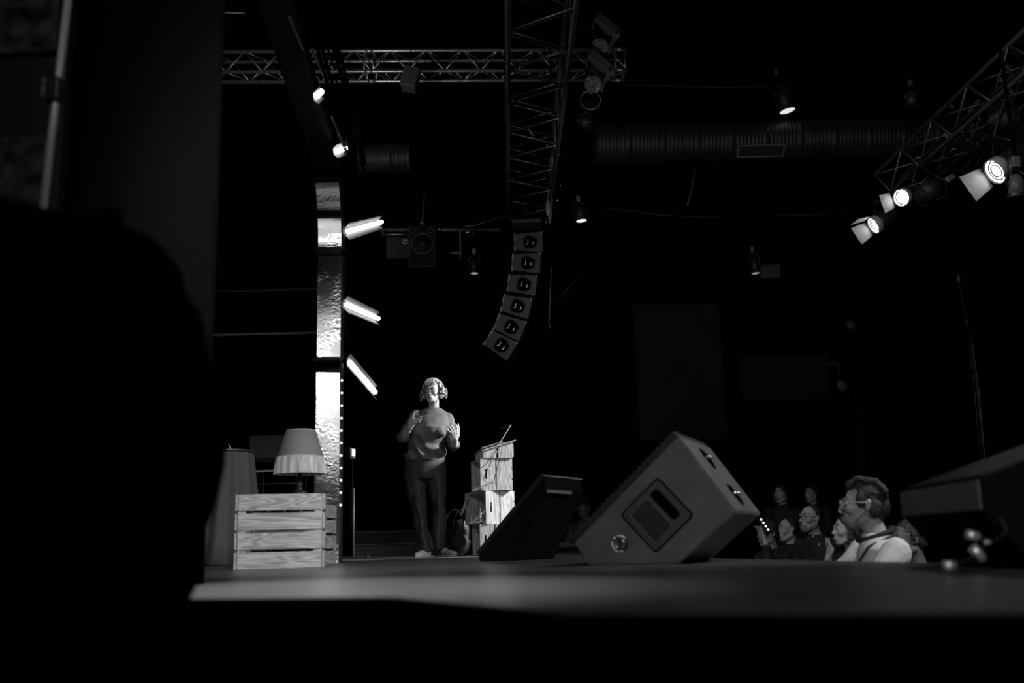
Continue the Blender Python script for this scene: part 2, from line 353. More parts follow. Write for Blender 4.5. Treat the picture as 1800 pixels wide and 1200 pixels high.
arch = thing('mirror_arch', 'tall curved mirror-foil arch strip with bulbs and glowing bars on its side', 'arch', (AX-AW/2, 7.42, 0))
def strip(ps, x0, x1, o0, o1, nm, m, par, sm=False, lab=None, tilt=0.):
    """band along a y-z path, from x0 to x1, offset outward o0..o1"""
    ps = smooth_path(ps) if len(ps) > 2 else ps; b = B(); rings = []
    for i, (y, z) in enumerate(ps):
        a = V(ps[max(i-1, 0)]); c = V(ps[min(i+1, len(ps)-1)]); d = (c-a).normalized(); nrm = V((d.y, -d.x))   # outward: +y at the post, up at the top
        r = [b.verts.new((x, y+nrm.x*o, z+nrm.y*o)) for x, o in ((x0, o0-tilt), (x1, o0), (x1, o1), (x0, o1-tilt))]; rings.append(r)
    for A_, B_ in zip(rings, rings[1:]):
        for k in range(4): b.faces.new((A_[k], A_[(k+1) % 4], B_[(k+1) % 4], B_[k]))
    b.faces.new(rings[0][::-1]); b.faces.new(rings[-1])
    return obj(nm, b, m, par, sm, True, lab)
for i, s in enumerate(path): strip(s, AX-AW, AX-.012, 0, .012, 'mirror_panel', foil if i < 3 else foil2, arch, False, 'crumpled foil panel overhead, dim reflection put into its colour' if i == 3 else None, tilt=.030)
strip(full, AX-.012, AX, 0, .10, 'side_board', BLACK, arch)
strip(full, AX-AW-.012, AX-AW, 0, .10, 'side_board', BLACK, arch)
strip([p for p in full], AX-AW, AX-.012, .088, .10, 'back_board', BLACK, arch)
for py in [662+22.3*i for i in range(11)]:
    q = P(594-.025*(py-660), py, X=AX+.004); b = B(); ell(b, (q.x, 7.385, q.z), .010); obj('bulb', b, EMITB, arch, True, True)
def light_bar(p0, p1, wide=.09, flare=1):
    p0, p1 = V(p0), V(p1); d = (p1-p0).normalized(); side = V((0, -d.z, d.y)); ln = (p1-p0).length
    b = B(); m3 = (p0+p1)/2; R = M((V((1, 0, 0)), d, V((1, 0, 0)).cross(d))).transposed()
    # shallow channel facing +x-ish: back plate and two sloping reflector wings
    def quad(a, e, off0, off1, x0, x1):
        vs = [a+side*off0+V((x0, 0, 0)), e+side*off0+V((x0, 0, 0)), e+side*off1+V((x1, 0, 0)), a+side*off1+V((x1, 0, 0))]
        return b.faces.new([b.verts.new(v) for v in vs])
    h = wide/2; fs = [quad(p0, p1, -h, -h*.45, .03, 0), quad(p0, p1, -h*.45, h*.45, 0, 0), quad(p0, p1, h*.45, h, 0, .03)]
    bmesh.ops.remove_doubles(b, verts=b.verts, dist=1e-5); bmesh.ops.solidify(b, geom=b.faces[:], thickness=.004)
    lb = obj('light_bar', b, WING, arch, False, True)
    n = max(3, int(ln/.055)); pts = []; b = B()
    tube(b, [p0+V((.018, 0, 0)), p1+V((.018, 0, 0))], .016, 10)
    for i in range(n): ell(b, p0.lerp(p1, (i+.5)/n)+V((.018, 0, 0)), .024, sub=1)
    obj('led_strip', b, EMIT, lb, True, True, 'glowing white strip of lamps')
for a, c in (((607, 407), (668, 390)), ((605, 535), (662, 560)), ((610, 636), (657, 690)), ((586, 266), (606, 259)), ((551, 170), (561, 160))):
    q, s = P(*a, X=AX), P(*c, X=AX); light_bar(q, s, .13 if a[1] > 300 else .1)
# dark lattice frame carrying the overhead part of the arch
t = thing('arch_frame', 'dark lattice frame above the overhead part of the mirror arch', 'truss', (AX, 6.6, 3.3))
up = [(7.6, 3.0), (7.0, 3.22), (6.38, 3.33), (5.78, 3.46), (5.1, 3.62), (4.0, 3.82)]
for dx in (.03, .14):
    b = B(); tube(b, [(AX+dx, y, z+.02) for y, z in up], .014, 8); obj('chord', b, VOID, t, True, True)
    b = B(); tube(b, [(AX+dx, y, z+.14) for y, z in up], .014, 8); obj('chord', b, VOID, t, True, True)
for i in range(22):
    f = i/21; y = 7.5-3.2*f; z = 3.05+.75*f+.02; b = B()
    tube(b, [(AX+(.03 if i % 2 else .14), y, z), (AX+(.14 if i % 2 else .03), y-.15, z+.12)], .007, 6); obj('brace', b, VOID, t, True, True)
for i, (px, py) in enumerate(((508, 30), (548, 85), (582, 205), (594, 235))):
    q = P(px, py, X=AX+.32); b = B(); tube(b, [q, q+V((0, .30, .0))], .006, 6); obj('hanging_wire', b, STEEL, t, True, True)

# ---------------------------------------------------------------- trusses
def box_truss(name, label, p0, p1, w, n, m, rc=.024, rb=.009, frames=(), upv=V((0, 0, 1)), group=None):
    p0, p1 = V(p0), V(p1); d = (p1-p0).normalized(); s = d.cross(upv).normalized(); u = s.cross(d).normalized()
    t = thing(name, label, 'truss', (p0+p1)/2, 0, group); h = w/2; L_ = (p1-p0).length
    cs = [s*h+u*h, -s*h+u*h, -s*h-u*h, s*h-u*h]
    for c in cs: b = B(); tube(b, [p0+c, p1+c], rc, 12); obj('chord', b, m, t, True, True)
    for k in range(4):
        a, c = cs[k], cs[(k+1) % 4]
        for i in range(n):
            x, y = (a, c) if (i+k) % 2 else (c, a); b = B()
            tube(b, [p0+d*(L_*i/n)+x, p0+d*(L_*(i+1)/n)+y], rb, 6); obj('brace', b, m, t, True, True)
    for fr in frames:
        b = B()
        for off in (-.06, .06):
            q = p0+d*(L_*fr+off)
            for k in range(4): tube(b, [q+cs[k], q+cs[(k+1) % 4]], rb*1.3, 6)
        for c in cs: tube(b, [p0+d*(L_*fr-.05)+c, p0+d*(L_*fr+.05)+c], rc*1.25, 12)
        obj('joint_frame', b, m, t, True, True)
    return t
TA = P(340, 118, Y=12.2); TB = P(1100, 114, Y=12.2)
box_truss('lighting_truss', 'pale horizontal truss crossing the frame near the top behind everything', TA, TB, .29, 24, STEEL, .024, .008, (.03, .41, .985))
q0 = P(957, 0, Z=3.95); q1 = P(926, 385, Z=3.95)
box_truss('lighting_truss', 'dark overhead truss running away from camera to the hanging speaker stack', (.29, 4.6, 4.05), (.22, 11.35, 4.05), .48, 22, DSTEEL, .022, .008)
box_truss('lighting_truss', 'overhead truss slanting down from the upper right corner, carrying lit spotlights', (3.98, 4.9, 3.52), (3.86, 9.55, 3.52), .30, 14, mat('half_lit_truss', .15, .45, .6), .02, .009)

# ---------------------------------------------------------------- hanging line array
arr = thing('speaker_rigging_bar', 'dark rigging bar above the hanging speaker stack', 'rigging', P(925, 398, Y=11.3))
b = B(); box(b, P(925, 399, Y=11.3), (.34, .5, .05), bev=.01); obj('bar', b, BLACK, arr, False, True)
b = B(); tube(b, [P(925, 396, Y=11.3), P(925, 370, Y=11.3)+V((0, 0, .05))], .02); obj('shackle', b, DSTEEL, arr, True, True)
ARR = mat('array_cabinet_paint', .022, .5, bump=.3, bscale=150, var=.2, dist=.002)
def array_box(t):
    lx, hf, hr, W = .325, .245, .185, .62
    b = B(); prism(b, [(-lx/2, -hr/2), (lx/2, -hf/2), (lx/2, hf/2), (-lx/2, hr/2)], -W/2, W/2, bev=.004); obj('cabinet', b, ARR, t)
    b = B(); ring = []
    o = [(-.045, -.075), (.03, -.08), (.075, -.05), (.085, .03), (.03, .065), (-.035, .078), (-.065, .04), (-.068, -.03)]
    prism(b, [(x+.02, z) for x, z in o], -W/2-.003, -W/2+.02); h = obj('handle_recess', b, VELVET, t)
    b = B(); tube(b, [(x*1.12+.02, -W/2-.002, z*1.12) for x, z in o], .006, 6, closed=True); obj('handle_rim', b, ARR, t, True)
    b = B(); box(b, (.062, -W/2-.006, -.02), (.012, .01, .034)); box(b, (.0, -W/2-.006, .0), (.008, .008, .05)); box(b, (-.012, -W/2-.006, -.03), (.009, .009, .012)); obj('handle_bracket', b, mat('pale_bracket', .5, .35, .5), h)
    for x, z, n_ in ((-lx/2+.01, hr/2-.0, 6), (lx/2-.004, hf/2-.008, 2), (-lx/2+.01, -hr/2+.03, 4)):
        b = B()
        for i in range(n_): box(b, (x, -W/2-.006, z-i*.016), (.010 if i % 2 else .018, .012, .009))
        obj('rigging_pin', b, mat('speckled_pin', .3, .4, .5), t)
    b = B(); box(b, (lx/2+.003, 0, 0), (.006, W-.03, hf-.03)); obj('grille', b, BLACK, t)
    return t
lab = ['topmost box of the hanging speaker stack', 'second box from the top of the hanging speaker stack', 'third box from the top of the hanging speaker stack', 'fourth box from the top of the hanging speaker stack', 'second lowest box of the hanging speaker stack', 'lowest box of the hanging speaker stack, tilted most steeply']
proto = None
for i, (px, py, a) in enumerate([(928, 425, 1), (924, 461, 4), (917, 499, 8), (906.5, 537, 14), (895, 573, 23), (878.5, 604.6, 33)]):
    q = P(px, py, Y=11.0)+V((0, .31, 0))
    if proto is None: t = proto = array_box(thing('line_array_speaker', lab[0], 'speaker', q, 0, 'boxes of the hanging speaker stack'))
    else:
        t = proto.copy(); COL.objects.link(t); t.location = q; t['label'] = lab[i]
        for ch in proto.children:
            c = ch.copy(); COL.objects.link(c); c.parent = t
            for gch in ch.children: g_ = gch.copy(); COL.objects.link(g_); g_.parent = c
    t.rotation_euler = (math.radians(0), math.radians(a), math.radians(0))

# ---------------------------------------------------------------- stage monitors
def wedge(label, prof, loc, rz, W, m, gm, handle=True, rear=True, name='stage_monitor'):
    """prof: E, D, C, B, A in x-z; depth W away from the viewer"""
    t = thing(name, label, 'stage monitor speaker', loc, rz)
    b = B(); prism(b, prof, 0, W, bev=.006); obj('cabinet', b, m, t)
    E_, D_, C_, B_, A_ = [V((x, 0, z)) for x, z in prof]
    ab = (B_-A_); n = V((-ab.z, 0, ab.x)).normalized()
    b = B(); mid = (A_+B_)/2+V((0, W/2, 0))+n*.012; R = M((ab.normalized(), V((0, 1, 0)), n)).transposed()
    nx, ny = 44, 30
    box(b, mid+n*.002, (ab.length*.985, W*.985, .028), R)
    for i in range(nx):
        for j in range(0, 4):
            pass
    gr = obj('grille', b, gm, t)
    # raised mesh weave along the near edge, seen from the side
    b = B()
    for i in range(46 if handle else 0):
        for j in range(14):
            q = A_+ab*((i+.5)/46)+V((0, W*(.02+.96*(j+(.5 if i % 2 else 0))/14), 0))+n*.018
            box(b, q+n*.012, (.0075, .020, .008), R)
    for i in range(46 if handle else 0):
        for j in (0, 1): box(b, A_+ab*((i+.5+.5*j)/47)+V((0, .004, 0))+n*(.008+.012*j), (.007, .006, .006), R)
    obj('grille_mesh', b, mat('grille_knuckles', .03, .4, .3), gr) if handle else b.free()
    if handle:
        bd = B(); u = ab.normalized(); v = V((u.z, 0, -u.x)); c0 = A_.lerp(B_, .535)+v*.168   # centre of the handle plate
        def pl(cu, cv, su, sv, dy, r=.01):
            o = []
            for sx, sy in ((-1, -1), (1, -1), (1, 1), (-1, 1)):
                cc = c0+u*(cu+sx*(su/2-r))+v*(cv+sy*(sv/2-r)); a0 = math.atan2(sy, sx)-PI/4
                for k in range(4): an = a0+k*PI/6; o.append(cc+u*(r*math.cos(an))+v*(r*math.sin(an))+V((0, dy, 0)))
            return o
        def plate(pts, th, m_, nm, par):
            b = B(); a = [b.verts.new(p) for p in pts]; c = [b.verts.new(p+V((0, th, 0))) for p in pts]; n_ = len(pts)
            b.faces.new(a); b.faces.new(c[::-1])
            for i in range(n_): b.faces.new((a[i], c[i], c[(i+1) % n_], a[(i+1) % n_]))
            return obj(nm, b, m_, par)
        plate(pl(0, 0, .232, .222, -.0015, .02), .004, VELVET, 'handle_gasket', t)
        hp = plate(pl(0, 0, .217, .207, -.004, .015), .006, mat('handle_plate_paint', .05, .45, var=.2, vscale=9), 'handle_plate', t)
        plate(pl(.058, -.006, .044, .150, -.0055, .016), .004, VELVET, 'handle_slot', hp)
        plate(pl(-.032, .0, .098, .150, -.0055, .010), .004, mat('handle_pocket', .006, .6), 'handle_pocket', hp)
        b = B(); tube(b, [p for p in pl(-.032, 0, .106, .158, -.006, .012)], .0022, 6, closed=True); obj('pocket_lip', b, mat('worn_lip', .12, .4), hp, True)
        # round pole socket, bright worn ring
        sc = V((.143, 0, .088)); R2 = M.Translation(sc) @ M.Rotation(PI/2, 4, 'X')
        b = B(); lathe(b, [(.001, 0.004), (.014, .004), (.016, .007), (.024, .007), (.026, .003), (.036, .003), (.037, 0), (.037, -.01)], R2); k = obj('pole_socket', b, mat('socket_dark', .02, .5), t, True)
        b = B(); torus(b, .019, .0028, R2 @ M.Translation((0, 0, .009)), 28); obj('socket_ring', b, CHROME, k, True)
        for a0, a1 in ((.10, .30), (.33, .40), (.45, .82)):
            b = B(); tube(b, [R2 @ V((.033*math.cos(2*PI*f), .033*math.sin(2*PI*f), .005)) for f in np.linspace(a0, a1, 14)], .0038, 6); obj('worn_ring', b, mat('scratched_metal', .85, .45, .1, var=.6, vscale=80), k, True)
    if rear:   # two recessed sockets on the back panel
        bc = (C_-B_); n2 = V((-bc.z, 0, bc.x)).normalized(); n2 = n2 if n2.x > 0 else -n2; ub = bc.normalized()
        for f in (.25, .75):
            c0 = B_+bc*f+V((0, W*.48, 0)); R3 = M((ub, V((0, 1, 0)), ub.cross(V((0, 1, 0))))).transposed()
            b = B(); lathe(b, [(.001, .002), (.03, .002), (.034, .005), (.04, 0)], M.Translation(c0+n2*.0) @ R3.to_4x4() @ M.Diagonal((1.5, 1.3, -1 if (R3 @ V((0, 0, 1))).dot(n2) < 0 else 1, 1))); s_ = obj('recess', b, VELVET, t)
            b = B(); tube(b, [c0+n2*.008-V((0, .05, 0)), c0+n2*.008+V((0, .05, 0))], .006, 8); box(b, c0+n2*.008, (.02, .02, .012)); obj('recess_bar', b, CHROME, s_, True)
    return t
GR = mat('black_speaker_grille', .008, .6)
prof1 = [(0, 0), (.385, 0), (.640, .205), (.420, .527), (-.062, .097)]
wedge('large scuffed black monitor wedge with a square handle plate, standing on the stage', prof1, (P(1035, 990, Y=4.35).x, 4.35, 0), math.radians(-23), .60, WEDGE, GR)
prof2 = [(0, 0), (.26, 0), (.485, .41), (.475, .495), (-.01, .03)]
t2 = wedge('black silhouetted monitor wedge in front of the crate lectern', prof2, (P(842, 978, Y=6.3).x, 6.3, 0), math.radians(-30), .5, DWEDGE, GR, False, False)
b = B(); box(b, (.478, .25, .498), (.012, .5, .006)); obj('rim_light_strip', b, mat('painted_rim_light', .35, .4, .4), t2, label='pale strip imitating rim light on the top edge')  # backlit rim of the cabinet, modelled as a pale strip
b = B(); box(b, (.492, .16, .405), (.012, .32, .022), bev=.003); obj('rim_light_bar', b, mat('grey_rim_light_bar', .12, .5), t2, label='grey bar imitating light along the back edge')  # light on the back edge, put into a grey bar
prof3 = [(.42, 0), (.12, 0), (0, .150), (0, .235), (.50, .40)]
t3 = thing('stage_monitor', 'blurred black monitor wedge in the near right foreground', 'stage monitor speaker', (P(1741, 990, Y=2.62).x, 2.62, 0), math.radians(-4))
WB = mat('lit_side_wedge_paint', .10, .5, var=.2)  # lighter paint imitates the lit side of the black wedge
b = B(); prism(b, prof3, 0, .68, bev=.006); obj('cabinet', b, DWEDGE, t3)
b = B(); box(b, (-.003, .34, .1925), (.006, .66, .078), bev=.002); obj('back_panel', b, WB, t3, label='back panel with its lit look put into the grey')
b = B(); box(b, (.25, .34, .32), (.5, .64, .008), M.Rotation(-math.atan2(.165, .5), 3, 'Y')); obj('grille', b, mat('grey_grille', .004, .5), t3)
t = thing('speaker_cable', 'cable with bright metal plugs on the stage under the right foreground wedge', 'cable', (P(1700, 990, Y=2.45).x, 2.45, 0))
def plug(px, py, Y, r, ln, dirv):
    q = P(px, py, Y=Y); d = V(dirv).normalized(); b = B(); tube(b, [q-d*ln/2, q+d*ln/2], r, 14); obj('plug', b, mat('plug_shell', .7, .25, .6), t, True, True)
plug(1709, 941, 2.52, .012, .03, (1, 0, -.3)); plug(1668, 994, 2.30, .011, .024, (1, .2, 0)); plug(1718, 972, 2.5, .012, .04, (.6, 0, -.8)); plug(1735, 953, 2.5, .006, .014, (1, 0, 0))
b = B(); tube(b, [P(1709, 941, Y=2.52), P(1745, 952, Y=2.55), P(1770, 935, Y=2.6), P(1762, 915, Y=2.6), P(1740, 900, Y=2.66)], .005, 8); tube(b, [P(1735, 953, Y=2.5), P(1718, 975, Y=2.5), P(1700, 985, Y=2.45), P(1668, 994, Y=2.3)], .004, 8); obj('cable', b, RUB, t, True, True)

# ---------------------------------------------------------------- crate lectern
def lectern_crate(label, px, pyb, pyt, W, H, D, L_, ang, z0, slot=True):
    """crate on its side: boarded end faces front-right, open face looks left"""
    t = thing('lectern_crate', label, 'crate', (P(px, 900, Y=9.25).x, 9.25, z0), math.radians(ang), 'crates stacked as a lectern')
    g = .010; w2 = (W-g)/2; th = .012
    for i in (0, 1):
        b = B(); x0 = i*(w2+g)
        if i == 0 and slot:
            sx = w2*.38; sw = .018; sh = .09; zc = H*.5
            box(b, (x0+(sx-sw/2)/2, 0, H/2), (sx-sw/2, th, H)); box(b, (x0+(sx+sw/2+w2)/2, 0, H/2), (w2-sx-sw/2, th, H))
            box(b, (x0+sx, 0, (zc-sh/2)/2), (sw, th, zc-sh/2)); box(b, (x0+sx, 0, (H+zc+sh/2)/2), (sw, th, H-zc-sh/2))
        else: box(b, (x0+w2/2, 0, H/2), (w2, th, H), bev=.001)
        obj('end_board', b, PINEZ, t)
    for i in (0, 1): b = B(); box(b, (i*(w2+g)+w2/2, L_, H/2), (w2, th, H)); obj('end_board', b, PINEZ, t)
    for z, nm in ((.006, 'bottom_slat'), (H-.006, 'top_slat')):
        for i in range(3): b = B(); box(b, (W*(i+.5)/3, L_/2, z), (W/3-.008, L_, .010)); obj(nm, b, PINE_Y, t)
    for i in range(3): b = B(); box(b, (W+.004, L_/2, H*(i+.5)/3), (.010, L_+.012, H/3-.012)); obj('back_slat', b, PINE_Y, t)
    return t
zL = lambda py: P(870, py, Y=9.25).z
h4 = zL(920); h3 = zL(861)-h4; h2 = zL(804)-h4-h3
lectern_crate('bottom crate of the stacked crate lectern', 843, 0, 0, .275, h4-.002, 0, .42, 12, 0)
lectern_crate('crate holding a bottle, third from the top of the crate lectern', 854, 0, 0, .285, h3-.002, 0, .46, 27, h4)
lectern_crate('crate with hanging cables, second from the top of the crate lectern', 845.5, 0, 0, .295, h2-.002, 0, .42, 14, h4+h3)
zt5 = h4+h3+h2
t = thing('sloped_desk_box', 'sloping wooden top box on the crate lectern', 'lectern top', (P(849, 800, Y=9.25).x, 9.25, zt5), math.radians(12))
b = B(); prism(b, [(0, 0), (.125, 0), (.125, .103), (0, .062)], -.006, .006); obj('end_board', b, PINEZ, t)
b = B(); prism(b, [(.145, 0), (.28, 0), (.28, .147), (.145, .110)], -.006, .006); obj('end_board', b, PINEZ, t)
b = B(); prism(b, [(0, 0), (.28, 0), (.28, .147), (0, .062)], .39, .40); obj('end_board', b, PINEZ, t)
b = B(); prism(b, [(-.01, .062), (.31, .158), (.31, .168), (-.01, .072)], -.02, .42); obj('sloping_board', b, PINE_Y, t)
b = B(); box(b, (.003, .2, .03), (.012, .4, .055)); obj('front_board', b, PINE_Y, t)
b = B(); box(b, (.285, .2, .07), (.010, .4, .12)); obj('back_slat', b, PINE_Y, t)
# laptop
bz = P(878, 778, Y=9.3); lt = P(898, 746, Y=9.3)
t = thing('laptop', 'slim open laptop seen edge-on standing on the lectern top', 'laptop', bz)
d = lt-bz; b = B(); e_ = V((-.10, .30, .0)); vs = []
for o_ in (V((0, 0, 0)), V((.006, 0, -.003))):
    vs.append([b.verts.new(bz+o_), b.verts.new(bz+d+o_), b.verts.new(bz+d+e_+o_), b.verts.new(bz+e_+o_)])
for A_, in ((0,),):
    b.faces.new(vs[0]); b.faces.new(vs[1][::-1])
    for i in range(4): b.faces.new((vs[0][i], vs[1][i], vs[1][(i+1) % 4], vs[0][(i+1) % 4]))
obj('screen_lid', b, mat('laptop_lid', .35, .3, .6), t, False, True)
b = B(); vs = [bz+V((-.002, .006, .0))+d*.08+e_*.06, bz+d*.92+e_*.06, bz+d*.92+e_*.94, bz+d*.08+e_*.94]; b.faces.new([b.verts.new(v+V((-.004, 0, .002))) for v in vs]); bmesh.ops.solidify(b, geom=b.faces[:], thickness=.001); obj('screen', b, mat('screen_glass', .015, .2), t, False, True)
b = B(); box(b, bz+V((-.10, .14, -.028)), (.21, .3, .012), M.Rotation(math.radians(-17), 3, 'Y') @ M.Rotation(math.radians(12), 3, 'Z')); obj('keyboard_base', b, mat('laptop_base', .2, .4, .5), t, False, True)
t = thing('cable_bundle', 'black cables looping down the front of the crate lectern', 'cable', P(870, 860, Y=9.2))
for pts in ([(884, 776), (880, 800), (874, 822), (868, 845)], [(874, 785), (864, 802), (855, 815), (846, 822)], [(872, 790), (862, 815), (853, 832), (850, 843), (856, 848), (870, 847)], [(846, 855), (858, 851), (871, 846)]):
    b = B(); q = [P(x, y, Y=9.19+.0012*(x-845)) for x, y in pts]; tube(b, [V(v) for v in q], .0035, 6); obj('cable', b, RUB, t, True, True)
# water bottle and sheet of paper in the crate
q = P(845, 916, Y=9.3); t = thing('water_bottle', 'small bright water bottle standing in the lectern crate', 'bottle', (q.x, 9.32, h4+.012))
b = B(); lathe(b, [(.001, 0), (.022, 0), (.024, .005), (.022, .04), (.024, .07), (.012, .1), (.009, .115), (.001, .115)]); obj('bottle', b, mat('clear_bottle', .6, .15, .3), t, True)
b = B(); lathe(b, [(.011, .112), (.011, .13), (.001, .13)]); obj('bottle_cap', b, WHITE, t)
q = P(842, 918, Y=9.2); b = B(); box(b, (0, 0, .006), (.09, .06, .003), rotz(.4)); tag(obj('paper_note', b, WHITE), 'white paper lying beside the bottle in the lectern crate', 'paper').location = (q.x+.0, 9.28, h4+.012)
# bag and hanging leads left of the lectern
q = P(806, 975, Y=9.9); t = thing('black_bag', 'black bag with arched handles on the stage beside the crate lectern', 'bag', (q.x, 9.9, 0))
b = B(); ell(b, (0, 0, .13), (.12, .1, .14)); ell(b, (.03, 0, .24), (.085, .08, .12)); bb = remesh(b, .012, 3, .5, lambda c: .008*noise.noise(c*18))
for v in bb.verts: v.co.z = max(v.co.z, .001)
obj('bag_body', bb, mat('black_nylon', .010, .6), t, True)
for dx in (-.03, .05):
    b = B(); tube(b, [V((dx+.09*math.cos(a), -.09, .28+.16*math.sin(a))) for a in np.linspace(PI, .3, 12)]+[V((dx+.06, -.1, .15))], .008, 8); obj('handle', b, mat('grey_webbing', .04, .6), t, True)
q = P(819, 870, Y=9.4); t = thing('hanging_leads', 'tangle of glinting leads hanging beside the lectern crates', 'cable', (q.x, 9.45, h4+h3*.2))
for k in range(5):
    b = B(); tube(b, [(.02+.012*math.sin(k+s_*2.1)-s_*.012, .01*math.cos(k*2+s_), .23-s_*.035) for s_ in range(7)], .0028, 6); obj('lead', b, mat('glinting_lead', .35, .25, .4), t, True)
# steps behind the presenter
t = thing('stage_steps', 'low dark steps with faint nosings behind the presenter', 'steps', (P(725, 960, Y=11.2).x, 11.5, 0))
for k, py in enumerate((956, 934)):
    z = P(700, py, Y=11+.3*k).z; b = B(); box(b, (0, .3*k+(.5-.15*k)-.5, z/2), (1.3, 1-.3*k, z), bev=.002); st = obj('step', b, mat('dark_step', .0025, .7), t)
    b = B(); box(b, (0, .15*k-.5+.0, z+.003), (1.3, .02, .006)); obj('nosing', b, mat('grey_nosing', .05, .5), st)
b = B(); box(b, (0, 0, .0012), (.40, .03, .002), rotz(-.03)); tag(obj('floor_tape', b, WHITE, origin=(0, 0, 0)), 'short white tape strip on the stage just left of the crate lectern', 'tape').location = (-.50, 9.0, 0)
# small spotlight on a stand behind the arch
q = P(614, 797, Y=9.9); t = thing('floor_spotlight', 'small lit spotlight on a thin stand right of the mirror arch', 'spotlight', (q.x+.03, 9.9, 0))
zz = q.z; b = B(); tube(b, [(0, 0, 0.02), (0, 0, zz-.05)], .010); obj('stand', b, VOID, t, True)
b = B(); box(b, (0, 0, .01), (.3, .3, .02)); obj('stand_base', b, BLACK, t)
b = B(); box(b, (-.03, .0, zz), (.09, .1, .11), rotz(-.4), bev=.01); hd = obj('lamp_housing', b, BLACK, t)
b = B(); box(b, (.017, -.035, zz+.005), (.008, .05, .07), rotz(-.4)); obj('lamp_lens', b, DIM, hd)
# thin pale rod to the right, standing on the deck
q = P(622, 857, Y=10.4); t = thing('upright_rod', 'thin grey upright rod on the stage right of the mirror arch', 'rod', (q.x, 10.4, 0))
b = B(); tube(b, [(0, 0, .01), (0, 0, q.z)], .009); obj('rod', b, mat('grey_rod', .06, .5), t, True); b = B(); lathe(b, [(.001, 0), (.09, 0), (.08, .012), (.001, .014)]); obj('rod_base', b, BLACK, t)

# ---------------------------------------------------------------- people
SKIN = mat('skin', .36, .5, bump=.15, bscale=90, var=.08, vscale=12, dist=.002)
EYEW = mat('eye_white', .6, .3); EYED = mat('iris', .02, .2); FRAME = mat('dark_spectacle_frame', .012, .3); LIP = mat('lips', .2, .45)
GLASS = bpy.data.materials.new('spectacle_glass'); GLASS.use_nodes = True; gb = GLASS.node_tree.nodes['Principled BSDF']
gb.inputs['Transmission Weight'].default_value = 1; gb.inputs['Roughness'].default_value = .02; gb.inputs['IOR'].default_value = 1.05; gb.inputs['Base Color'].default_value = (1, 1, 1, 1)
def head_prims(b, T, jaw=1.):
    """T: head frame, face towards -y, head height .24; adds closed primitives"""
    R = T.to_3x3(); k = R.to_scale().x; Rn = R.normalized()
    def e(c, r, rx=0): ell(b, T @ V(c), tuple(k*x for x in r), Rn @ M.Rotation(rx, 3, 'X'))
    def c(p, q, r0, r1): cap(b, T @ V(p), T @ V(q), r0*k, r1*k, 12)
    e((0, .014, .034), (.075, .096, .086)); e((0, -.018, .0), (.065, .072, .088)); e((0, -.026, -.05), (.052*jaw, .058, .060))
    e((0, -.058, -.096), (.028*jaw, .027, .022)); e((0, -.070, -.060), (.031, .025, .028))
    for s in (-1, 1):
        c((s*.052*jaw, .005, -.052), (s*.024*jaw, -.055, -.095), .022, .019); e((s*.036, -.058, -.02), (.028, .028, .027))
        e((s*.077, .016, .0), (.007, .016, .030), -.2); e((s*.080, .020, .017), (.007, .012, .012)); e((s*.011, -.099, -.033), (.0075, .010, .0065))
        e((s*.031, -.069, .019), (.019, .0165, .0085)); e((s*.031, -.068, .001), (.018, .0145, .007))
        c((s*.044, -.072, .032), (s*.010, -.086, .031), .009, .010)
    c((0, -.083, .022), (0, -.108, -.024), .0075, .0105); e((0, -.107, -.028), (.010, .011, .009))
    e((0, -.091, -.0615), (.022, .010, .006)); e((0, -.089, -.072), (.019, .010, .0065))
def add_face(par, T, glasses=None, eye=True, gm=FRAME, rad=.025):
    def o(nm, b, m, sm=True, lab=None, p=par): return obj(nm, b, m, p, sm, False, lab)
    k = T.to_3x3().to_scale().x; Rn = T.to_3x3().normalized()
    for s in (-1, 1):
        b = B(); ell(b, T @ V((s*.031, -.0735, .010)), .0128*k); ey = o('eye', b, EYEW)
        b = B(); ell(b, T @ V((s*.031-.001, -.0845, .011)), (.0058*k, .003*k, .0058*k), Rn); obj('iris', b, EYED, ey, True)
        b = B(); tube(b, [T @ V((s*x, -.0945+(x-.01)*.45, z)) for x, z in ((.014, .036), (.03, .042), (.048, .036))], [.003*k, .0035*k, .002*k], 6); o('eyebrow', b, par['_hair'] if False else HAIRD)
    b = B(); ell(b, T @ V((0, -.0975, -.0625)), (.019*k, .005*k, .0038*k), Rn); ell(b, T @ V((0, -.0955, -.071)), (.016*k, .005*k, .0045*k), Rn); o('lips', b, LIP)
    if glasses:
        b = B()
        for s in (-1, 1):
            tube(b, [T @ V((s*.034+rad*1.08*math.cos(a), -.106+.005*abs(math.cos(a)), .006+rad*.86*math.sin(a))) for a in np.linspace(0, 2*PI, 24, endpoint=False)], .0026*k if gm is FRAME else .0018*k, 6, closed=True)
            tube(b, [T @ V((s*.060, -.101, .014)), T @ V((s*.076, -.085, .016)), T @ V((s*.082, .01, .014)), T @ V((s*.082, .03, -.002))], .002*k, 6)
        tube(b, [T @ V((-.009, -.106, .012)), T @ V((0, -.110, .015)), T @ V((.009, -.106, .012))], .0022*k, 6)
        g_ = o('spectacles', b, gm)
HAIRD = mat('dark_hair', .018, .55, bump=.6, bscale=120, var=.5, vscale=60, stretch=(1, 1, .4))
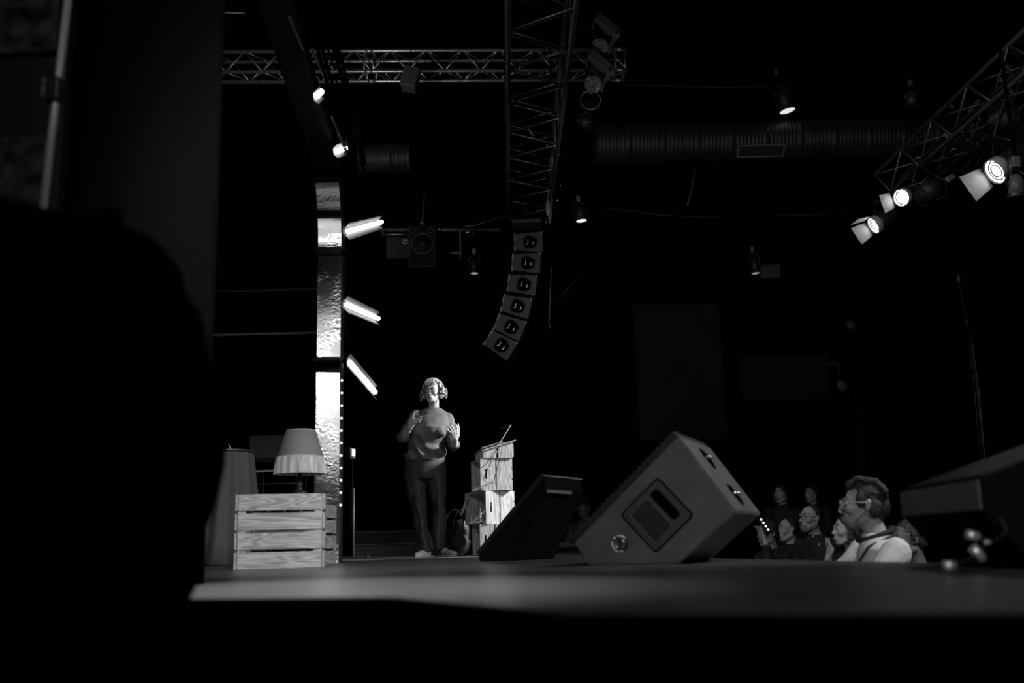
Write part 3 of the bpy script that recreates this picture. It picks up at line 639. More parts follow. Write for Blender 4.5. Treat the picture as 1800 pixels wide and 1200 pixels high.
def hand(b, wrist, knuck, thumb_side, nrm, tips, thumb, k=1.):
    """wrist, knuckle centre; nrm = palm normal; tips: 4 finger tips; thumb tip"""
    wrist, knuck, nrm = V(wrist), V(knuck), V(nrm).normalized(); d = knuck-wrist; s = V(thumb_side).normalized()
    for f, r in ((0, .017), (.35, .017), (.7, .016), (1, .013)):
        for o in (-.026, -.009, .009, .026): ell(b, wrist+d*f+s*o*(.55+.45*f), (r*k))
    ks = [.031, .0105, -.0105, -.031]
    cap(b, wrist, knuck, .018*k, .014*k)
    for i, tp in enumerate(tips):
        tp = V(tp); p0 = knuck+s*ks[i]-d.normalized()*.008; m_ = p0.lerp(tp, .5)+nrm*(-.009); m2 = p0.lerp(tp, .8)+nrm*(-.005)
        chain(b, [p0, m_, m2, tp], [.0095*k, .0085*k, .0075*k, .0062*k])
    tb = V(thumb); p0 = wrist+d*.2+s*.03; m_ = p0.lerp(tb, .55)+s*.008; chain(b, [p0, m_, tb], [.0135*k, .0105*k, .0082*k])

# presenter --------------------------------------------------------
PY = 9.6; PO = V((-.765, PY, 0))
def Lp(px, py, dy=0.): return P(px, py, Y=PY+dy)-PO
pres = thing('person', 'presenter with curly hair and glasses in dark sweater, both hands raised, standing on stage', 'person', PO)
HT = M.Translation(Lp(760.5, 687.5, -.03)) @ rotz(math.radians(-14)) @ M.Rotation(math.radians(7), 4, 'X') @ M.Scale(.95, 4)
nk = Lp(762, 724, .02)
shL, shR = Lp(732, 729, .02), Lp(788, 735, .02)
elL, wrL = Lp(708, 771, -.03), Lp(721, 750, -.20)
elR, wrR = Lp(797, 786, -.04), Lp(800.5, 771, -.20)
b = B(); head_prims(b, HT, .96)
chain(b, [HT @ V((0, .015, -.04)), HT @ V((0, .03, -.10)), nk+V((0, .02, .0)), nk+V((0, .02, -.06))], [.05, .048, .052, .07])
chain(b, [shL, elL, elL.lerp(wrL, .45), wrL], [.045, .037, .037, .023]); chain(b, [shR, elR, elR.lerp(wrR, .45), wrR], [.045, .037, .036, .023])
chain(b, [nk+V((0, .03, -.06)), shL+V((.0, 0, -.02))], [.04, .035]); chain(b, [nk+V((0, .03, -.06)), shR+V((0, 0, -.02))], [.04, .035])
loft(b, [((nk.x, .03, 1.33), .12, .07), ((Lp(757, 755).x, .02, 1.22), .14, .1), ((Lp(750, 790).x, .02, 1.02), .13, .1), ((Lp(747, 812).x, .02, .9), .16, .11), ((Lp(748, 830).x, .02, .82), .15, .1)])
for pts in ([(731, 818), (736, 885), (746, 962)], [(765, 818), (773, 885), (770, 962)]):
    q = [Lp(x, y, .01) for x, y in pts]; chain(b, q, [.055, .038, .03])
hk = Lp(728, 738, -.235)
hand(b, wrL, hk, Lp(724.5, 734, -.22)-Lp(731, 743, -.25), (.35, -.8, -.2), [Lp(735, 728, -.26), Lp(740.5, 732.5, -.28), Lp(741.5, 736.5, -.29), Lp(739, 741, -.28)], Lp(728, 725, -.25))
hk2 = Lp(798.5, 759, -.235)
hand(b, wrR, hk2, Lp(805, 757, -.23)-Lp(793, 761, -.25), (-.3, -.8, 0), [Lp(800.5, 744, -.25), Lp(793, 748, -.27), Lp(788, 748.5, -.28), Lp(784.5, 753.5, -.28)], Lp(805, 744, -.23))
body = obj('body', remesh(b, .0042, 6, .5), SKIN, pres, True)
add_face(pres, HT, True, rad=.026)
# curly bob
HAIRL = mat('ash_blonde_curls', .34, .5, bump=.5, bscale=130, var=.55, vscale=45, dist=.004)
b = B(); rs = random.Random(3)
def shell(a, el, gr=0.):
    dv = V((math.sin(a)*math.cos(el), -math.cos(a)*math.cos(el), math.sin(el))); c = V((dv.x*(.090+gr), dv.y*(.100+gr)+.014, dv.z*(.096+gr)+.03))
    if el < 0: c.z = .03+dv.z*(.14+gr); c.x *= 1.27-.2*el
    return dv, c
def face_open(dv, el): return -dv.y > .30 and el < .74-.12*abs(dv.x)
for i in range(620):
    a = rs.uniform(-PI, PI); el = rs.uniform(-.75, 1.45); dv, c = shell(a, el)
    if face_open(dv, el): continue
    r = rs.uniform(.008, .014); ell(b, HT @ c, (r, r, r*1.3), None, 1)
base_ = remesh(b, .0045, 1, .3, lambda c: .003*noise.noise(c*95)); b = base_
for i in range(300):   # corkscrew curls over the mass
    a = rs.uniform(-PI, PI); el = rs.uniform(-.55, 1.25); dv, c = shell(a, el, .012)
    if face_open(dv, el): continue
    ln = rs.uniform(.03, .06); rr = rs.uniform(.005, .009); ph = rs.uniform(0, 6); out = V((dv.x, dv.y, 0))*.25
    if dv.y < -.2 and el < 1.0: ln *= .5
    tube(b, [HT @ (c+V((rr*math.cos(ph+f*11), rr*math.sin(ph+f*11), -ln*f))+out*ln*math.sin(f*2.4)) for f in np.linspace(0, 1, 13)], rs.uniform(.0018, .0032), 5)
for i in range(26):   # parted fringe over the forehead
    x = -.05+.1*i/25; q0 = HT @ V((x*.6+.0, -.045, .123)); q1 = HT @ V((x*1.0, -.092+.2*x*x, .080+rs.uniform(-.006, .004))); q2 = HT @ V((x*1.25, -.100+4*x*x, .056+abs(x)*.12+rs.uniform(-.004, .006)))
    tube(b, [q0, q1, q2], [.008, .0065, .004], 7)
obj('hair', b, HAIRL, pres, True)
b = B(); tube(b, [HT @ V((.08, .0, .0)), HT @ V((.072, -.05, -.03)), HT @ V((.052, -.088, -.052))], .0018, 6); ell(b, HT @ V((.048, -.092, -.054)), (.006, .005, .005)); obj('headset_microphone', b, FRAME, pres, True)
# sweater
SW = mat('charcoal_knit_sweater', .08, .8, bump=.25, bscale=220, dist=.001, var=.12, vscale=8); SWD = SW
def ring(px, py, hw, dp, dy=.02): q = Lp(px, py, dy); return (q, hw/183., dp)
b = B(); loft(b, [ring(747, 809, 36, .135), ring(748, 797, 35.5, .14), ring(750, 783, 33, .135), ring(753, 768, 32.5, .15, .0), ring(757, 753, 33.5, .158, -.01), ring(759, 741, 33, .14, .0), ring(759, 731, 32, .105, .02), ring(758.5, 725, 28, .09, .025), ring(760, 720, 18, .075, .025), ring(761, 716.5, 12.5, .066, .025)], 32)
chain(b, [shL+V((.0, 0, -.005)), shL.lerp(elL, .5), elL+V((.0, .01, .02)), elL.lerp(wrL, .12)], [.062, .060, .057, .050]); chain(b, [shR+V((-.005, 0, -.005)), shR.lerp(elR, .5), elR+V((0, .01, .025)), elR.lerp(wrR, .1)], [.062, .058, .056, .050])
for s, px in ((0, 745), (1, 771)): ell(b, Lp(px, 757, -.10), (.068, .055, .075))
def fold(c):
    z = c.z; f = .011*math.sin(44*(z+.7*c.x)+4*noise.noise(c*6))*max(0, min(1, (1.26-z)*4))
    return f+.004*noise.noise(c*14)+.0035*noise.noise(V((c.x*8, c.y*8, c.z*30)))
swo = obj('sweater', remesh(b, .0075, 3, .5, fold), SW, pres, True)
b = B(); tube(b, [nk+V((.062*math.cos(a), .062*math.sin(a)+.015, .018+.014*math.sin(a)*1.0)) for a in np.linspace(0, 2*PI, 28, endpoint=False)], .007, 8, closed=True); obj('collar', b, mat('dark_rib_collar', .03, .8), pres, True)
# trousers
DEN = mat('dark_denim', .022, .7, bump=.3, bscale=150, var=.35, vscale=9, dist=.001)
b = B(); loft(b, [ring(748, 805, 33, .125), ring(748, 818, 36.5, .135), ring(748, 832, 37, .135), ring(748, 842, 35, .125)], 32)
loft(b, [ring(729, 815, 17, .10), ring(729, 835, 19, .105), ring(732, 862, 17.5, .10), ring(737, 892, 13, .085), ring(742, 930, 12, .085), ring(746, 955, 14.5, .10), ring(747.5, 969, 17.5, .115)], 24)
loft(b, [ring(767, 815, 16, .10), ring(767, 835, 17.5, .105), ring(769.5, 862, 15, .10), ring(773, 892, 11, .085), ring(772, 930, 11, .085, .03), ring(769, 955, 14, .10, .05), ring(769, 966, 15, .115, .06)], 24)
obj('trousers', remesh(b, .009, 3, .5, lambda c: .007*math.sin(c.x*62+9*c.z+3*noise.noise(c*5))*max(0, min(1, (.86-c.z)*3))+.006*noise.noise(V((c.x*9, c.y*9, c.z*5)))), DEN, pres, True)
for x0, x1, x2 in ((730, 738, 748), (768, 772, 770)):
    b = B(); tube(b, [Lp(x0, 835, -.088), Lp((x0+x1)/2, 862, -.084), Lp(x1, 892, -.07), Lp((x1+x2)/2, 930, -.07), Lp(x2, 965, -.095)], .0022, 6); obj('front_seam', b, mat('pale_seam', .12, .7), pres, True)
for nm, q, a in (('shoe', Lp(746, 976, -.03), math.radians(-28)), ('shoe', Lp(787, 975, .02), math.radians(38))):
    b = B(); R = rotz(a).to_3x3()
    for c, r in (((0, .05, .045), (.038, .05, .042)), ((0, -.03, .035), (.042, .08, .03)), ((0, -.09, .027), (.041, .05, .026))): ell(b, V((q.x, q.y-.03, 0))+R @ V(c), r, R)
    bb = remesh(b, .006, 2)
    for v in bb.verts: v.co.z = max(v.co.z, .004)
    sh_ = obj(nm, bb, mat('pale_sneaker', .6 if a < 0 else .3, .5, var=.15, vscale=20), pres, True)  # one shoe and sole of the pair darker, shade put into colour
    b = B(); loft(b, [(V((q.x, q.y-.045, .0))+R @ V((0, 0, 0)), .046, .145, R), (V((q.x, q.y-.045, .018)), .046, .145, R)], 28); obj('sole', b, mat('shoe_sole', .5 if a < 0 else .2, .6), sh_, True)

# audience ---------------------------------------------------------
SHW = mat('white_shirt_cloth', .62, .8, bump=.2, bscale=60); SHD = mat('black_shirt_cloth', .012, .8)
def patterned(name, base, mark, sc, thr):
    m = bpy.data.materials.new(name); m.use_nodes = True; nt = m.node_tree; b_ = nt.nodes['Principled BSDF']; b_.inputs['Roughness'].default_value = .8
    tc = nt.nodes.new('ShaderNodeTexCoord'); v = nt.nodes.new('ShaderNodeTexVoronoi'); v.inputs['Scale'].default_value = sc
    mp = nt.nodes.new('ShaderNodeMapping'); mp.inputs['Scale'].default_value = (1, 1, .35); mp.inputs['Rotation'].default_value = (.5, .4, 0)
    r = nt.nodes.new('ShaderNodeMapRange'); r.inputs[1].default_value = thr; r.inputs[2].default_value = thr+.03; r.inputs[3].default_value = mark; r.inputs[4].default_value = base
    nt.links.new(tc.outputs['Object'], mp.inputs[0]); nt.links.new(mp.outputs[0], v.inputs[0]); nt.links.new(v.outputs['Distance'], r.inputs[0]); nt.links.new(r.outputs[0], b_.inputs['Base Color'])
    return m
PAT = patterned('dark_patterned_shirt', .008, .3, 16, .11)
FLOORZ = -1.0
def short_hair(T, kind, seed=1):
    b = B(); k = T.to_3x3().to_scale().x; Rn = T.to_3x3().normalized(); rs = random.Random(seed)
    def e(c, r): ell(b, T @ V(c), tuple(k*x for x in r), Rn)
    if kind == 'swept':
        e((0, .03, .055), (.083, .092, .082)); e((0, .065, .0), (.074, .062, .075)); e((0, -.03, .098), (.055, .05, .032)); e((0, .0, .105), (.06, .075, .03))
        for s in (-1, 1): e((s*.068, -.012, .03), (.014, .03, .045)); e((s*.074, .04, -.01), (.010, .03, .05))
        for i in range(90):
            x = rs.uniform(-.06, .06); q0 = V((x, -.070+rs.uniform(-.01, .02), .098+rs.uniform(-.02, .012))); q1 = V((x*1.1, -.03, .130+rs.uniform(-.012, .010))); q2 = V((x*1.25, .06, .118+rs.uniform(-.02, .01))); q3 = V((x*1.3, .11, .06+rs.uniform(-.03, .02)))
            chain(b, [T @ q0, T @ q1, T @ q2, T @ q3], [.003*k, .0045*k, .0045*k, .003*k])
    elif kind == 'long':
        e((0, .025, .05), (.088, .098, .085)); e((0, .06, -.03), (.085, .06, .12))
        for s in (-1, 1): e((s*.082, .0, -.06), (.02, .035, .11))
    elif kind == 'thin':
        e((0, .03, .048), (.08, .088, .08)); e((0, .06, .0), (.072, .055, .06))
        for s in (-1, 1): e((s*.072, .03, .01), (.009, .03, .04))
    else:
        e((0, .028, .055), (.083, .093, .083)); e((0, .06, .0), (.074, .06, .07))
        for s in (-1, 1): e((s*.074, .012, .03), (.010, .025, .045))
    if kind == 'cap':
        b.free(); b = B(); e((0, .015, .07), (.088, .103, .07)); e((0, -.10, .062), (.06, .055, .009))
    return remesh(b, .0055, 1, .4, (lambda c: .003*noise.noise(V((c.x*60, c.y*60, c.z*120)))) if kind != 'cap' else None)
def audience(label, px, py, Y, yaw, hair='short', shirt=SHD, glasses=None, pitch=8, seat=True, detail=.0075, hm=HAIRD, skin=SKIN, beard=False, arms='lap', gmat=FRAME, scale=1., roll=0, torso_yaw=None, lean=0., bw=1., wrw=None):
    hp = P(px, py, Y=Y); zf = FLOORZ
    t = thing('person', label, 'person', (hp.x, hp.y, zf), yaw); O = V((0, 0, hp.z-zf))
    T = M.Translation(O) @ M.Rotation(math.radians(pitch), 4, 'X') @ M.Rotation(math.radians(roll), 4, 'Y') @ M.Scale(scale, 4)
    tw = M.Rotation((torso_yaw or 0), 4, 'Z')
    def q(x, y, z): return tw @ V((x*bw, y*bw+lean*z, z+.03)) + O
    b = B(); head_prims(b, T, 1.05)
    chain(b, [T @ V((0, .02, -.05)), q(0, .035, -.14), q(0, .045, -.19)], [.056, .055, .062])
    H = O.z
    hip = q(0, .06, -.70) if seat else q(0, .05, -.72)
    loft(b, [(q(0, .05, -.17), .06, .055), (q(0, .05, -.21), .14, .08), (q(0, .05, -.30), .17, .10), (q(0, .05, -.50), .15, .10), (hip, .16, .12)], 20)
    shs = [q(s*.185, .05, -.245) for s in (-1, 1)]
    if arms == 'lap': els = [q(s*.235, .03, -.52) for s in (-1, 1)]; wrs = [q(s*.12, -.20, -.60) for s in (-1, 1)]
    elif arms == 'phone': els = [q(-.22, -.08, -.46), q(.22, -.08, -.46)]; wrs = [q(-.05, -.27, -.22), q(.06, -.26, -.24)]
    elif arms == 'chin': els = [q(-.2, -.12, -.48), q(.235, .03, -.52)]; wrs = [q(-.06, -.13, -.23), q(.1, -.2, -.6)]
    elif arms == 'cross': els = [q(s*.24, -.02, -.50) for s in (-1, 1)]; wrs = [q(.12, -.16, -.44), q(-.12, -.14, -.48)]
    if arms == 'fwd': els = [q(s*.235, -.16, -.50) for s in (-1, 1)]; wrs = [q(s*.10, -.36, -.58) for s in (-1, 1)]
    if wrw is not None:
        els = [q(-.235, .03, -.52), q(.25, -.16, -.46)]; wl = rotz(-yaw).to_3x3() @ (V(wrw)-V((hp.x, hp.y, zf))); wrs = [q(-.12, -.20, -.60), wl+V((0, 0, -.15))]
    for s, sh, el, wr in zip((-1, 1), shs, els, wrs):
        chain(b, [sh, el, wr], [.05, .042, .028]); d = (wr-el).normalized()
        fw = {'lap': V((0, -1, -.2)), 'phone': V((-s*.3, -.3, 1)), 'chin': V((0, .2, 1)) if s < 0 else V((0, -1, -.2)), 'cross': d, 'fwd': V((0, -1, -.2))}[arms].normalized()
        side = V((-s, 0, 0)) if abs(fw.x) < .8 else V((0, 0, 1)); kn = wr+fw*.085
        hand(b, wr, kn, side, fw.cross(side), [kn+fw*(.07 if i else .062)+side*(.03-.02*i)+V((0, -.02, 0)) for i in range(4)], kn+side*.055-fw*.01)
    if seat:
        for s in (-1, 1):
            kn = q(s*.13, -.40, -.70); kn.z = max(kn.z, .46); chain(b, [q(s*.09, .05, -.70), kn, V((kn.x, kn.y, .10))], [.085, .062, .045]); chain(b, [V((kn.x, kn.y+.02, .045)), V((kn.x, kn.y-.16, .035))], [.044, .034])
    else:
        for s in (-1, 1):
            chain(b, [q(s*.09, .05, -.72), V((hip.x+s*.1, hip.y, .45)), V((hip.x+s*.1, hip.y, .10))], [.085, .06, .045]); chain(b, [V((hip.x+s*.1, hip.y+.02, .045)), V((hip.x+s*.1, hip.y-.16, .035))], [.044, .034])
    bb = remesh(b, detail, 5 if detail < .007 else 3, .5)
    for v in bb.verts: v.co.z = max(v.co.z, .001)
    obj('body', bb, skin, t, True)
    add_face(t, T, glasses, gm=gmat)
    obj('cap' if hair == 'cap' else 'hair', short_hair(T, hair), hm, t, True)
    if beard:
        b = B(); k = scale
        def bc(p, q, r0, r1): cap(b, T @ V(p), T @ V(q), r0*k, r1*k, 12)
        for c, r in (((0, -.058, -.098), (.031, .029, .024)), ((0, -.066, -.088), (.026, .028, .016)), ((0, -.080, -.0500), (.025, .020, .006))): ell(b, T @ V(c), tuple(k*x for x in r), T.to_3x3().normalized())
        for s_ in (-1, 1): bc((s_*.060, .012, -.040), (s_*.028, -.052, -.094), .0185, .0205); bc((s_*.066, .012, -.005), (s_*.060, .012, -.040), .008, .018); bc((s_*.022, -.086, -.052), (s_*.026, -.074, -.085), .006, .010)
        obj('beard', remesh(b, .004, 2, .4, lambda c: .002*noise.noise(c*150)), mat('grey_stubble', .17, .8, var=.5, vscale=90), t, True)
    # shirt
    b = B(); loft(b, [(q(0, .045, -.165), .072, .066), (q(0, .05, -.20), .13, .09), (q(0, .05, -.235), .175, .105), (q(0, .05, -.32), .19, .125), (q(0, .05, -.50), .185, .13), (q(0, .06, -.72), .19, .145)], 28)
    for sh, el, wr in zip(shs, els, wrs): chain(b, [sh+V((0, 0, -.005)), el, el.lerp(wr, .8 if arms in ('lap', 'phone', 'fwd') else .35)], [.068, .062, .05])
    obj('shirt', remesh(b, detail*1.15, 3, .5, lambda c: .007*noise.noise(V((c.x*7, c.y*7, c.z*11)))+.005*math.sin(30*c.z+26*c.x+4*noise.noise(c*5))*.8), shirt, t, True)
    # trousers
    b = B()
    if seat:
        for s in (-1, 1): kn = q(s*.13, -.40, -.70); kn.z = max(kn.z, .46); chain(b, [q(s*.09, .05, -.70), kn, V((kn.x, kn.y, .12))], [.105, .078, .065])
    else:
        for s in (-1, 1): chain(b, [q(s*.09, .05, -.70), V((hip.x+s*.1, hip.y, .45)), V((hip.x+s*.1, hip.y, .12))], [.105, .078, .065])
    obj('trousers', remesh(b, .014, 2, .5), SHD, t, True)
    return t, T, q
DK = mat('dim_skin', .36, .5, bump=.15, bscale=90)
man, MT, mq = audience('bearded person with swept-back hair, glasses and a white shirt, nearest in the audience', 1517, 889, 4.95, math.radians(-103), 'swept', SHW, True, -2, True, .0055, HAIRD, SKIN, True, gmat=mat('pale_wire_frame', .6, .3, .6), scale=1.02, torso_yaw=math.radians(14), bw=1.17, arms='fwd')
b = B(); tube(b, [mq(.075*math.cos(a), .042+.072*math.sin(a), -.168+.028*math.sin(a)) for a in np.linspace(0, 2*PI, 26, endpoint=False)], .013, 8, closed=True); obj('dark_collar', b, SHD, man, True)
for s in (1,):
    b = B(); tube(b, [mq(s*.075, .10, -.172), mq(s*.095, .05, -.187), mq(s*.10, -.03, -.225), mq(s*.08, -.085, -.32)], .006, 6); obj('strap', b, SHD, man, True)
audience('person in round dark glasses and dark patterned shirt, looking up to the left', 1424, 912, 8.75, math.radians(-62), 'thin', PAT, True, -6, True, .008, beard=True)
audience('balding person in a dark top seated left of the one in round glasses', 1384, 931, 10.2, math.radians(-72), 'thin', SHD, None, -2, True, .009, skin=DK)
audience('long-haired person resting chin on hand, half hidden by the white-shirted one', 1487, 932, 7.6, math.radians(-80), 'long', SHD, None, -4, True, .009, skin=DK, arms='chin')
ph, PT, pq = audience('person holding up a phone, leftmost of the seated audience', 1349, 938, 9.45, math.radians(-68), 'short', PAT, None, 0, True, .009, skin=DK, arms='phone', wrw=P(1343, 922, Y=9.27))
audience('long-haired person standing at the back, left of two dim faces', 1372, 868, 13., math.radians(-35), 'long', SHD, None, 0, False, .01, skin=DK)
audience('short-haired person standing at the back, right of two dim faces', 1425, 869, 13.9, math.radians(-50), 'short', SHD, None, 0, False, .01, skin=DK)
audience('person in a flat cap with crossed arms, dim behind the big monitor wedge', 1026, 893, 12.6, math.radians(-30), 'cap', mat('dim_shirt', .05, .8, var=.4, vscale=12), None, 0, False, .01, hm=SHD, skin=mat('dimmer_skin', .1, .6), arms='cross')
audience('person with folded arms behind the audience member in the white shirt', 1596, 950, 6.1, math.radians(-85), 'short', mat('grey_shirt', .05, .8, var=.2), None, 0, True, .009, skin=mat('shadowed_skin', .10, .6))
q = P(1343, 922, Y=9.27); t = thing('phone', 'lit phone held up by the leftmost seated person', 'phone', q, 0)
R = M.Rotation(math.radians(-32), 4, 'Y') @ rotz(math.radians(30))
b = B(); box(b, (0, 0, 0), (.072, .009, .15), R, bev=.003); obj('phone_body', b, PLAST, t)
b = B()
for k_ in range(4): ell(b, R @ V((0, -.007, -.055+.036*k_)), (.012, .003, .012))
obj('phone_light', b, mat('phone_glow', 1, .3, emit=1.2), t, True)

# ---------------------------------------------------------------- ventilation duct
def duct(label, x0, x1, Y, z, r, par=None):
    t = thing('ventilation_duct', label, 'duct', ((x0+x1)/2, Y, z)); n = int((x1-x0)/.028); b = B()
    prof = []
    for i in range(n+1):
        x = x0+(x1-x0)*i/n; s = (i % 2)*.006+(.02 if i % 18 == 0 else 0); prof.append((r+s, x-(x0+x1)/2))
    lathe(b, prof, M.Rotation(PI/2, 4, 'Y'), 48); obj('duct_tube', b, mat('galvanised_duct', .045, .5, .5, var=.35, vscale=6, stretch=(3, .4, .4)), t)
    return t
zD = P(1315, 247, Y=14).z
dd = duct('long ribbed ventilation duct under the ceiling at right', P(1043, 247, Y=14).x, 9.5, 14, zD, .29)
a, c = P(1297, 260, Y=13.72), P(1383, 275, Y=13.72); gx = (a.x+c.x)/2-dd.location.x
b = B(); gw = (c.x-a.x)-.06; Rg = M.Rotation(math.radians(-38), 4, 'X')
for s in (-1, 1):
    box(b, (gx, -.235+.0, -.205) , (.001, .001, .001))
b.free(); b = B(); TG = M.Translation((gx, -.20, -.245)) @ M.Rotation(math.radians(40), 4, 'X')
def gb_(c, s): box(b, TG @ V(c), s, TG.to_3x3())
gh = .17
gb_((0, 0, gh/2), (gw+.05, .03, .018)); gb_((0, 0, -gh/2), (gw+.05, .03, .018)); gb_((-gw/2-.015, 0, 0), (.02, .03, gh)); gb_((gw/2+.015, 0, 0), (.02, .03, gh))
gr_ = obj('vent_frame', b, mat('pale_vent_frame', .22, .5, .3), dd)
b = B()
for i in range(26): gb_((-gw/2+gw*(i+.5)/26, 0, 0), (.006, .02, gh))
for i in range(6): gb_((0, 0, -gh/2+gh*(i+.5)/6), (gw, .02, .004))
obj('vent_grille', b, mat('vent_mesh', .06, .5), gr_)
d2 = duct('short ribbed duct glimpsed right of the mirror arch under the ceiling', P(632, 266, Y=14.6).x, P(722, 266, Y=14.6).x, 14.6, P(680, 278, Y=14.6).z, .22)

# ---------------------------------------------------------------- hanging loudspeaker and pipe
t = thing('hanging_pipe', 'horizontal dark pipe holding the small hanging loudspeaker', 'pipe', P(750, 407, Y=13.6))
b = B(); tube(b, [P(668, 404, Y=13.6), P(880, 404, Y=13.6)], .025, 12); obj('pipe', b, mat('satin_dark_pipe', .16, .35, .6), t, True, True)
b = B(); tube(b, [P(670, 412, Y=13.6), P(720, 412, Y=13.6)], .012, 8); obj('rail', b, STEEL, t, True, True)
for px in (693, 805, 735): b = B(); q = P(px, 400, Y=13.6); tube(b, [q, V((q.x, q.y, 8.5))], .006, 6); obj('drop_wire', b, VOID, t, True, True)
for px, py in ((673, 407), (772, 402), (822, 407), (833, 410)): b = B(); q = P(px, py, Y=13.55); box(b, q, (.05, .06, .05), bev=.01); obj('clamp', b, CHROME if px > 760 else DSTEEL, t, False, True)
b = B(); q = P(809, 430, Y=13.6); box(b, q, (.02, .02, .42)); box(b, q+V((-.06, 0, -.12)), (.14, .03, .03)); obj('bracket', b, mat('grey_bracket', .14, .4, .4), t, False, True)
q = P(742, 432, Y=13.4); a, c = P(720, 395, Y=13.4), P(764, 467, Y=13.4)
t = thing('hanging_loudspeaker', 'boxy loudspeaker with a round woofer hanging from the horizontal pipe', 'speaker', q)
wd, hh = c.x-a.x, a.z-c.z; CB = mat('loudspeaker_box', .004, .7, spec=.1)
b = B(); box(b, (0, .18, 0), (wd, .36, hh), bev=.008); obj('cabinet', b, CB, t)
Rf = M.Rotation(PI/2, 4, 'X')
b = B(); torus(b, wd*.42, .004, M.Translation((.0, -.004, .03)) @ Rf, 40, 6); wo = obj('woofer_ring', b, mat('ring_grey', .1, .4), t, True)
b = B(); lathe(b, [(wd*.41, .004), (wd*.2, -.03), (.03, -.035), (.028, -.02), (.001, -.012)], M.Translation((0, -.004, .03)) @ Rf, 36); obj('woofer_cone', b, BLACK, wo, True)
for s in (-1, 1): b = B(); torus(b, .035, .006, M.Translation((s*wd*.34, -.004, hh*.36)) @ Rf, 24, 6); obj('horn_ring', b, mat('ring_dark', .05, .4), t, True)
b = B()
for x in (-wd/2, wd/2): box(b, (x, 0, 0), (.006, .008, hh))
box(b, (0, 0, -hh/2), (wd, .008, .006)); obj('edge_trim', b, mat('edge_grey', .03, .5), t)
b = B(); tube(b, [(.0, .1, hh/2), (0, .1, hh/2+.12), (.03, .1, hh/2+.5)], [.03, .015, .012], 8); ell(b, (.0, .05, hh/2+.04), .04); obj('hanging_chain', b, mat('chain', .07, .4, .5), t, True)
q = P(712, 425, Y=13.5); b = B(); torus(b, .03, .008, Rf, 20, 6); tag(obj('hanging_ring', b, STEEL, smooth=True), 'small bright metal ring left of the hanging loudspeaker', 'ring').location = q
a, c = P(680, 412, Y=13.9), P(722, 455, Y=13.9); b = B(); box(b, (0, 0, 0), (c.x-a.x, .1, a.z-c.z)); tag(obj('equipment_box', b, mat('dim_box', .004, .7, var=.3)), 'dim box left of the hanging loudspeaker under the pipe', 'box').location = (a+c)/2
# tilted speaker under the cross truss
q = P(722, 140, Y=11.8); t = thing('tilted_loudspeaker', 'tilted dark loudspeaker clamped under the pale cross truss', 'speaker', q, rot=M.Rotation(math.radians(14), 4, 'Y'))
b = B(); box(b, (0, 0, 0), (.19, .22, .27), bev=.008); obj('cabinet', b, mat('grey_cabinet', .05, .5), t); b = B(); box(b, (0, -.113, 0), (.16, .006, .24)); obj('grille', b, mat('dim_grille', .03, .6), t)
b = B(); box(b, (-.098, -.10, 0), (.008, .03, .27)); obj('bracket', b, STEEL, t)

def hang(t, p, name='suspension_wire', z1=8.49, r=.004):
    p = V(p); b = B(); tube(b, [p, V((p.x, p.y, z1))], r, 6); Ri = t.rotation_euler.to_matrix().inverted()
    for v in b.verts: v.co = Ri @ (v.co-t.location)
    return obj(name, b, VOID, t)
for o_ in list(COL.objects):
    if o_.name in ('ventilation_duct', 'ventilation_duct.001', 'tilted_loudspeaker', 'equipment_box', 'hanging_ring'): hang(o_, o_.location+V((0, 0, .02)))
    if o_.name.startswith('lighting_truss'):
        for ch in [c for c in o_.children if c.name.startswith('chord')][:1]:
            for f in (.2, .8):
                vs = ch.data.vertices; a0 = vs[0].co; a1 = vs[len(vs)-1].co; hang(o_, o_.location+a0.lerp(a1, f), 'hoist_chain', 8.4, .012)
# ---------------------------------------------------------------- lanterns
def can(label, px, py, Y, tilt, r=.08, ln=.3, lit=True, yaw=0., grp=None, body=None, lens=None, rod=True):
    """downlight hanging; (px, py) is its lens"""
    q = P(px, py, Y=Y); R = rotz(yaw) @ M.Rotation(math.radians(tilt), 4, 'Y')
    t = thing('can_light', label, 'stage light', q, rot=R, group=grp)
    b = B(); lathe(b, [(r, 0), (r, ln*.7), (r*.75, ln*.85), (r*.6, ln), (.001, ln)], seg=28); obj('housing', b, body or mat('lantern_black', .02, .5), t, True)
    b = B(); lathe(b, [(r*1.12, .01), (r*1.12, -.012), (r*1.0, -.012), (r*1.0, .01), (r*1.12, .01)], seg=28); obj('colour_frame', b, DSTEEL, t)
    b = B(); lathe(b, [(.001, -.02), (r*.6, -.016), (r*.97, -.005)], seg=28); obj('lens', b, (lens or DIM) if lit else BLACK, t, True)
    b = B(); tube(b, [(r+.01, 0, ln*.4), (r+.02, 0, ln*1.0), (0, 0, ln*1.35), (-r-.02, 0, ln*1.0), (-r-.01, 0, ln*.4)], .008, 6); obj('yoke', b, DSTEEL, t, True)
    if rod:
        a_ = R.to_3x3() @ V((0, 0, ln*1.35+.06)); b = B(); Ri = R.to_3x3().inverted(); tube(b, [Ri @ a_, Ri @ V((a_.x, a_.y, 8.49-q.z if rod is True else rod))], .012, 6); obj('drop_rod', b, VOID, t)
    b = B(); box(b, (0, 0, ln*1.35+.04), (.05, .05, .08), bev=.005); obj('clamp', b, mat('clamp_metal', .25, .4, .5), t)
    return t
can('can light high over the audience with a thin bright lens, right of centre', 1384, 194, 13.6, -11, .115, .42)
can('can light with a bright white lens right of the hanging speaker stack', 1022, 387, 14, -6, .08, .22, lens=mat('brighter_lens', 1, .3, emit=1.6))
can('small can light with a pale rim left of the hanging speaker stack', 834, 479, 13.5, 0, .06, .2, lens=mat('dim_lens', 1, .3, emit=.25))
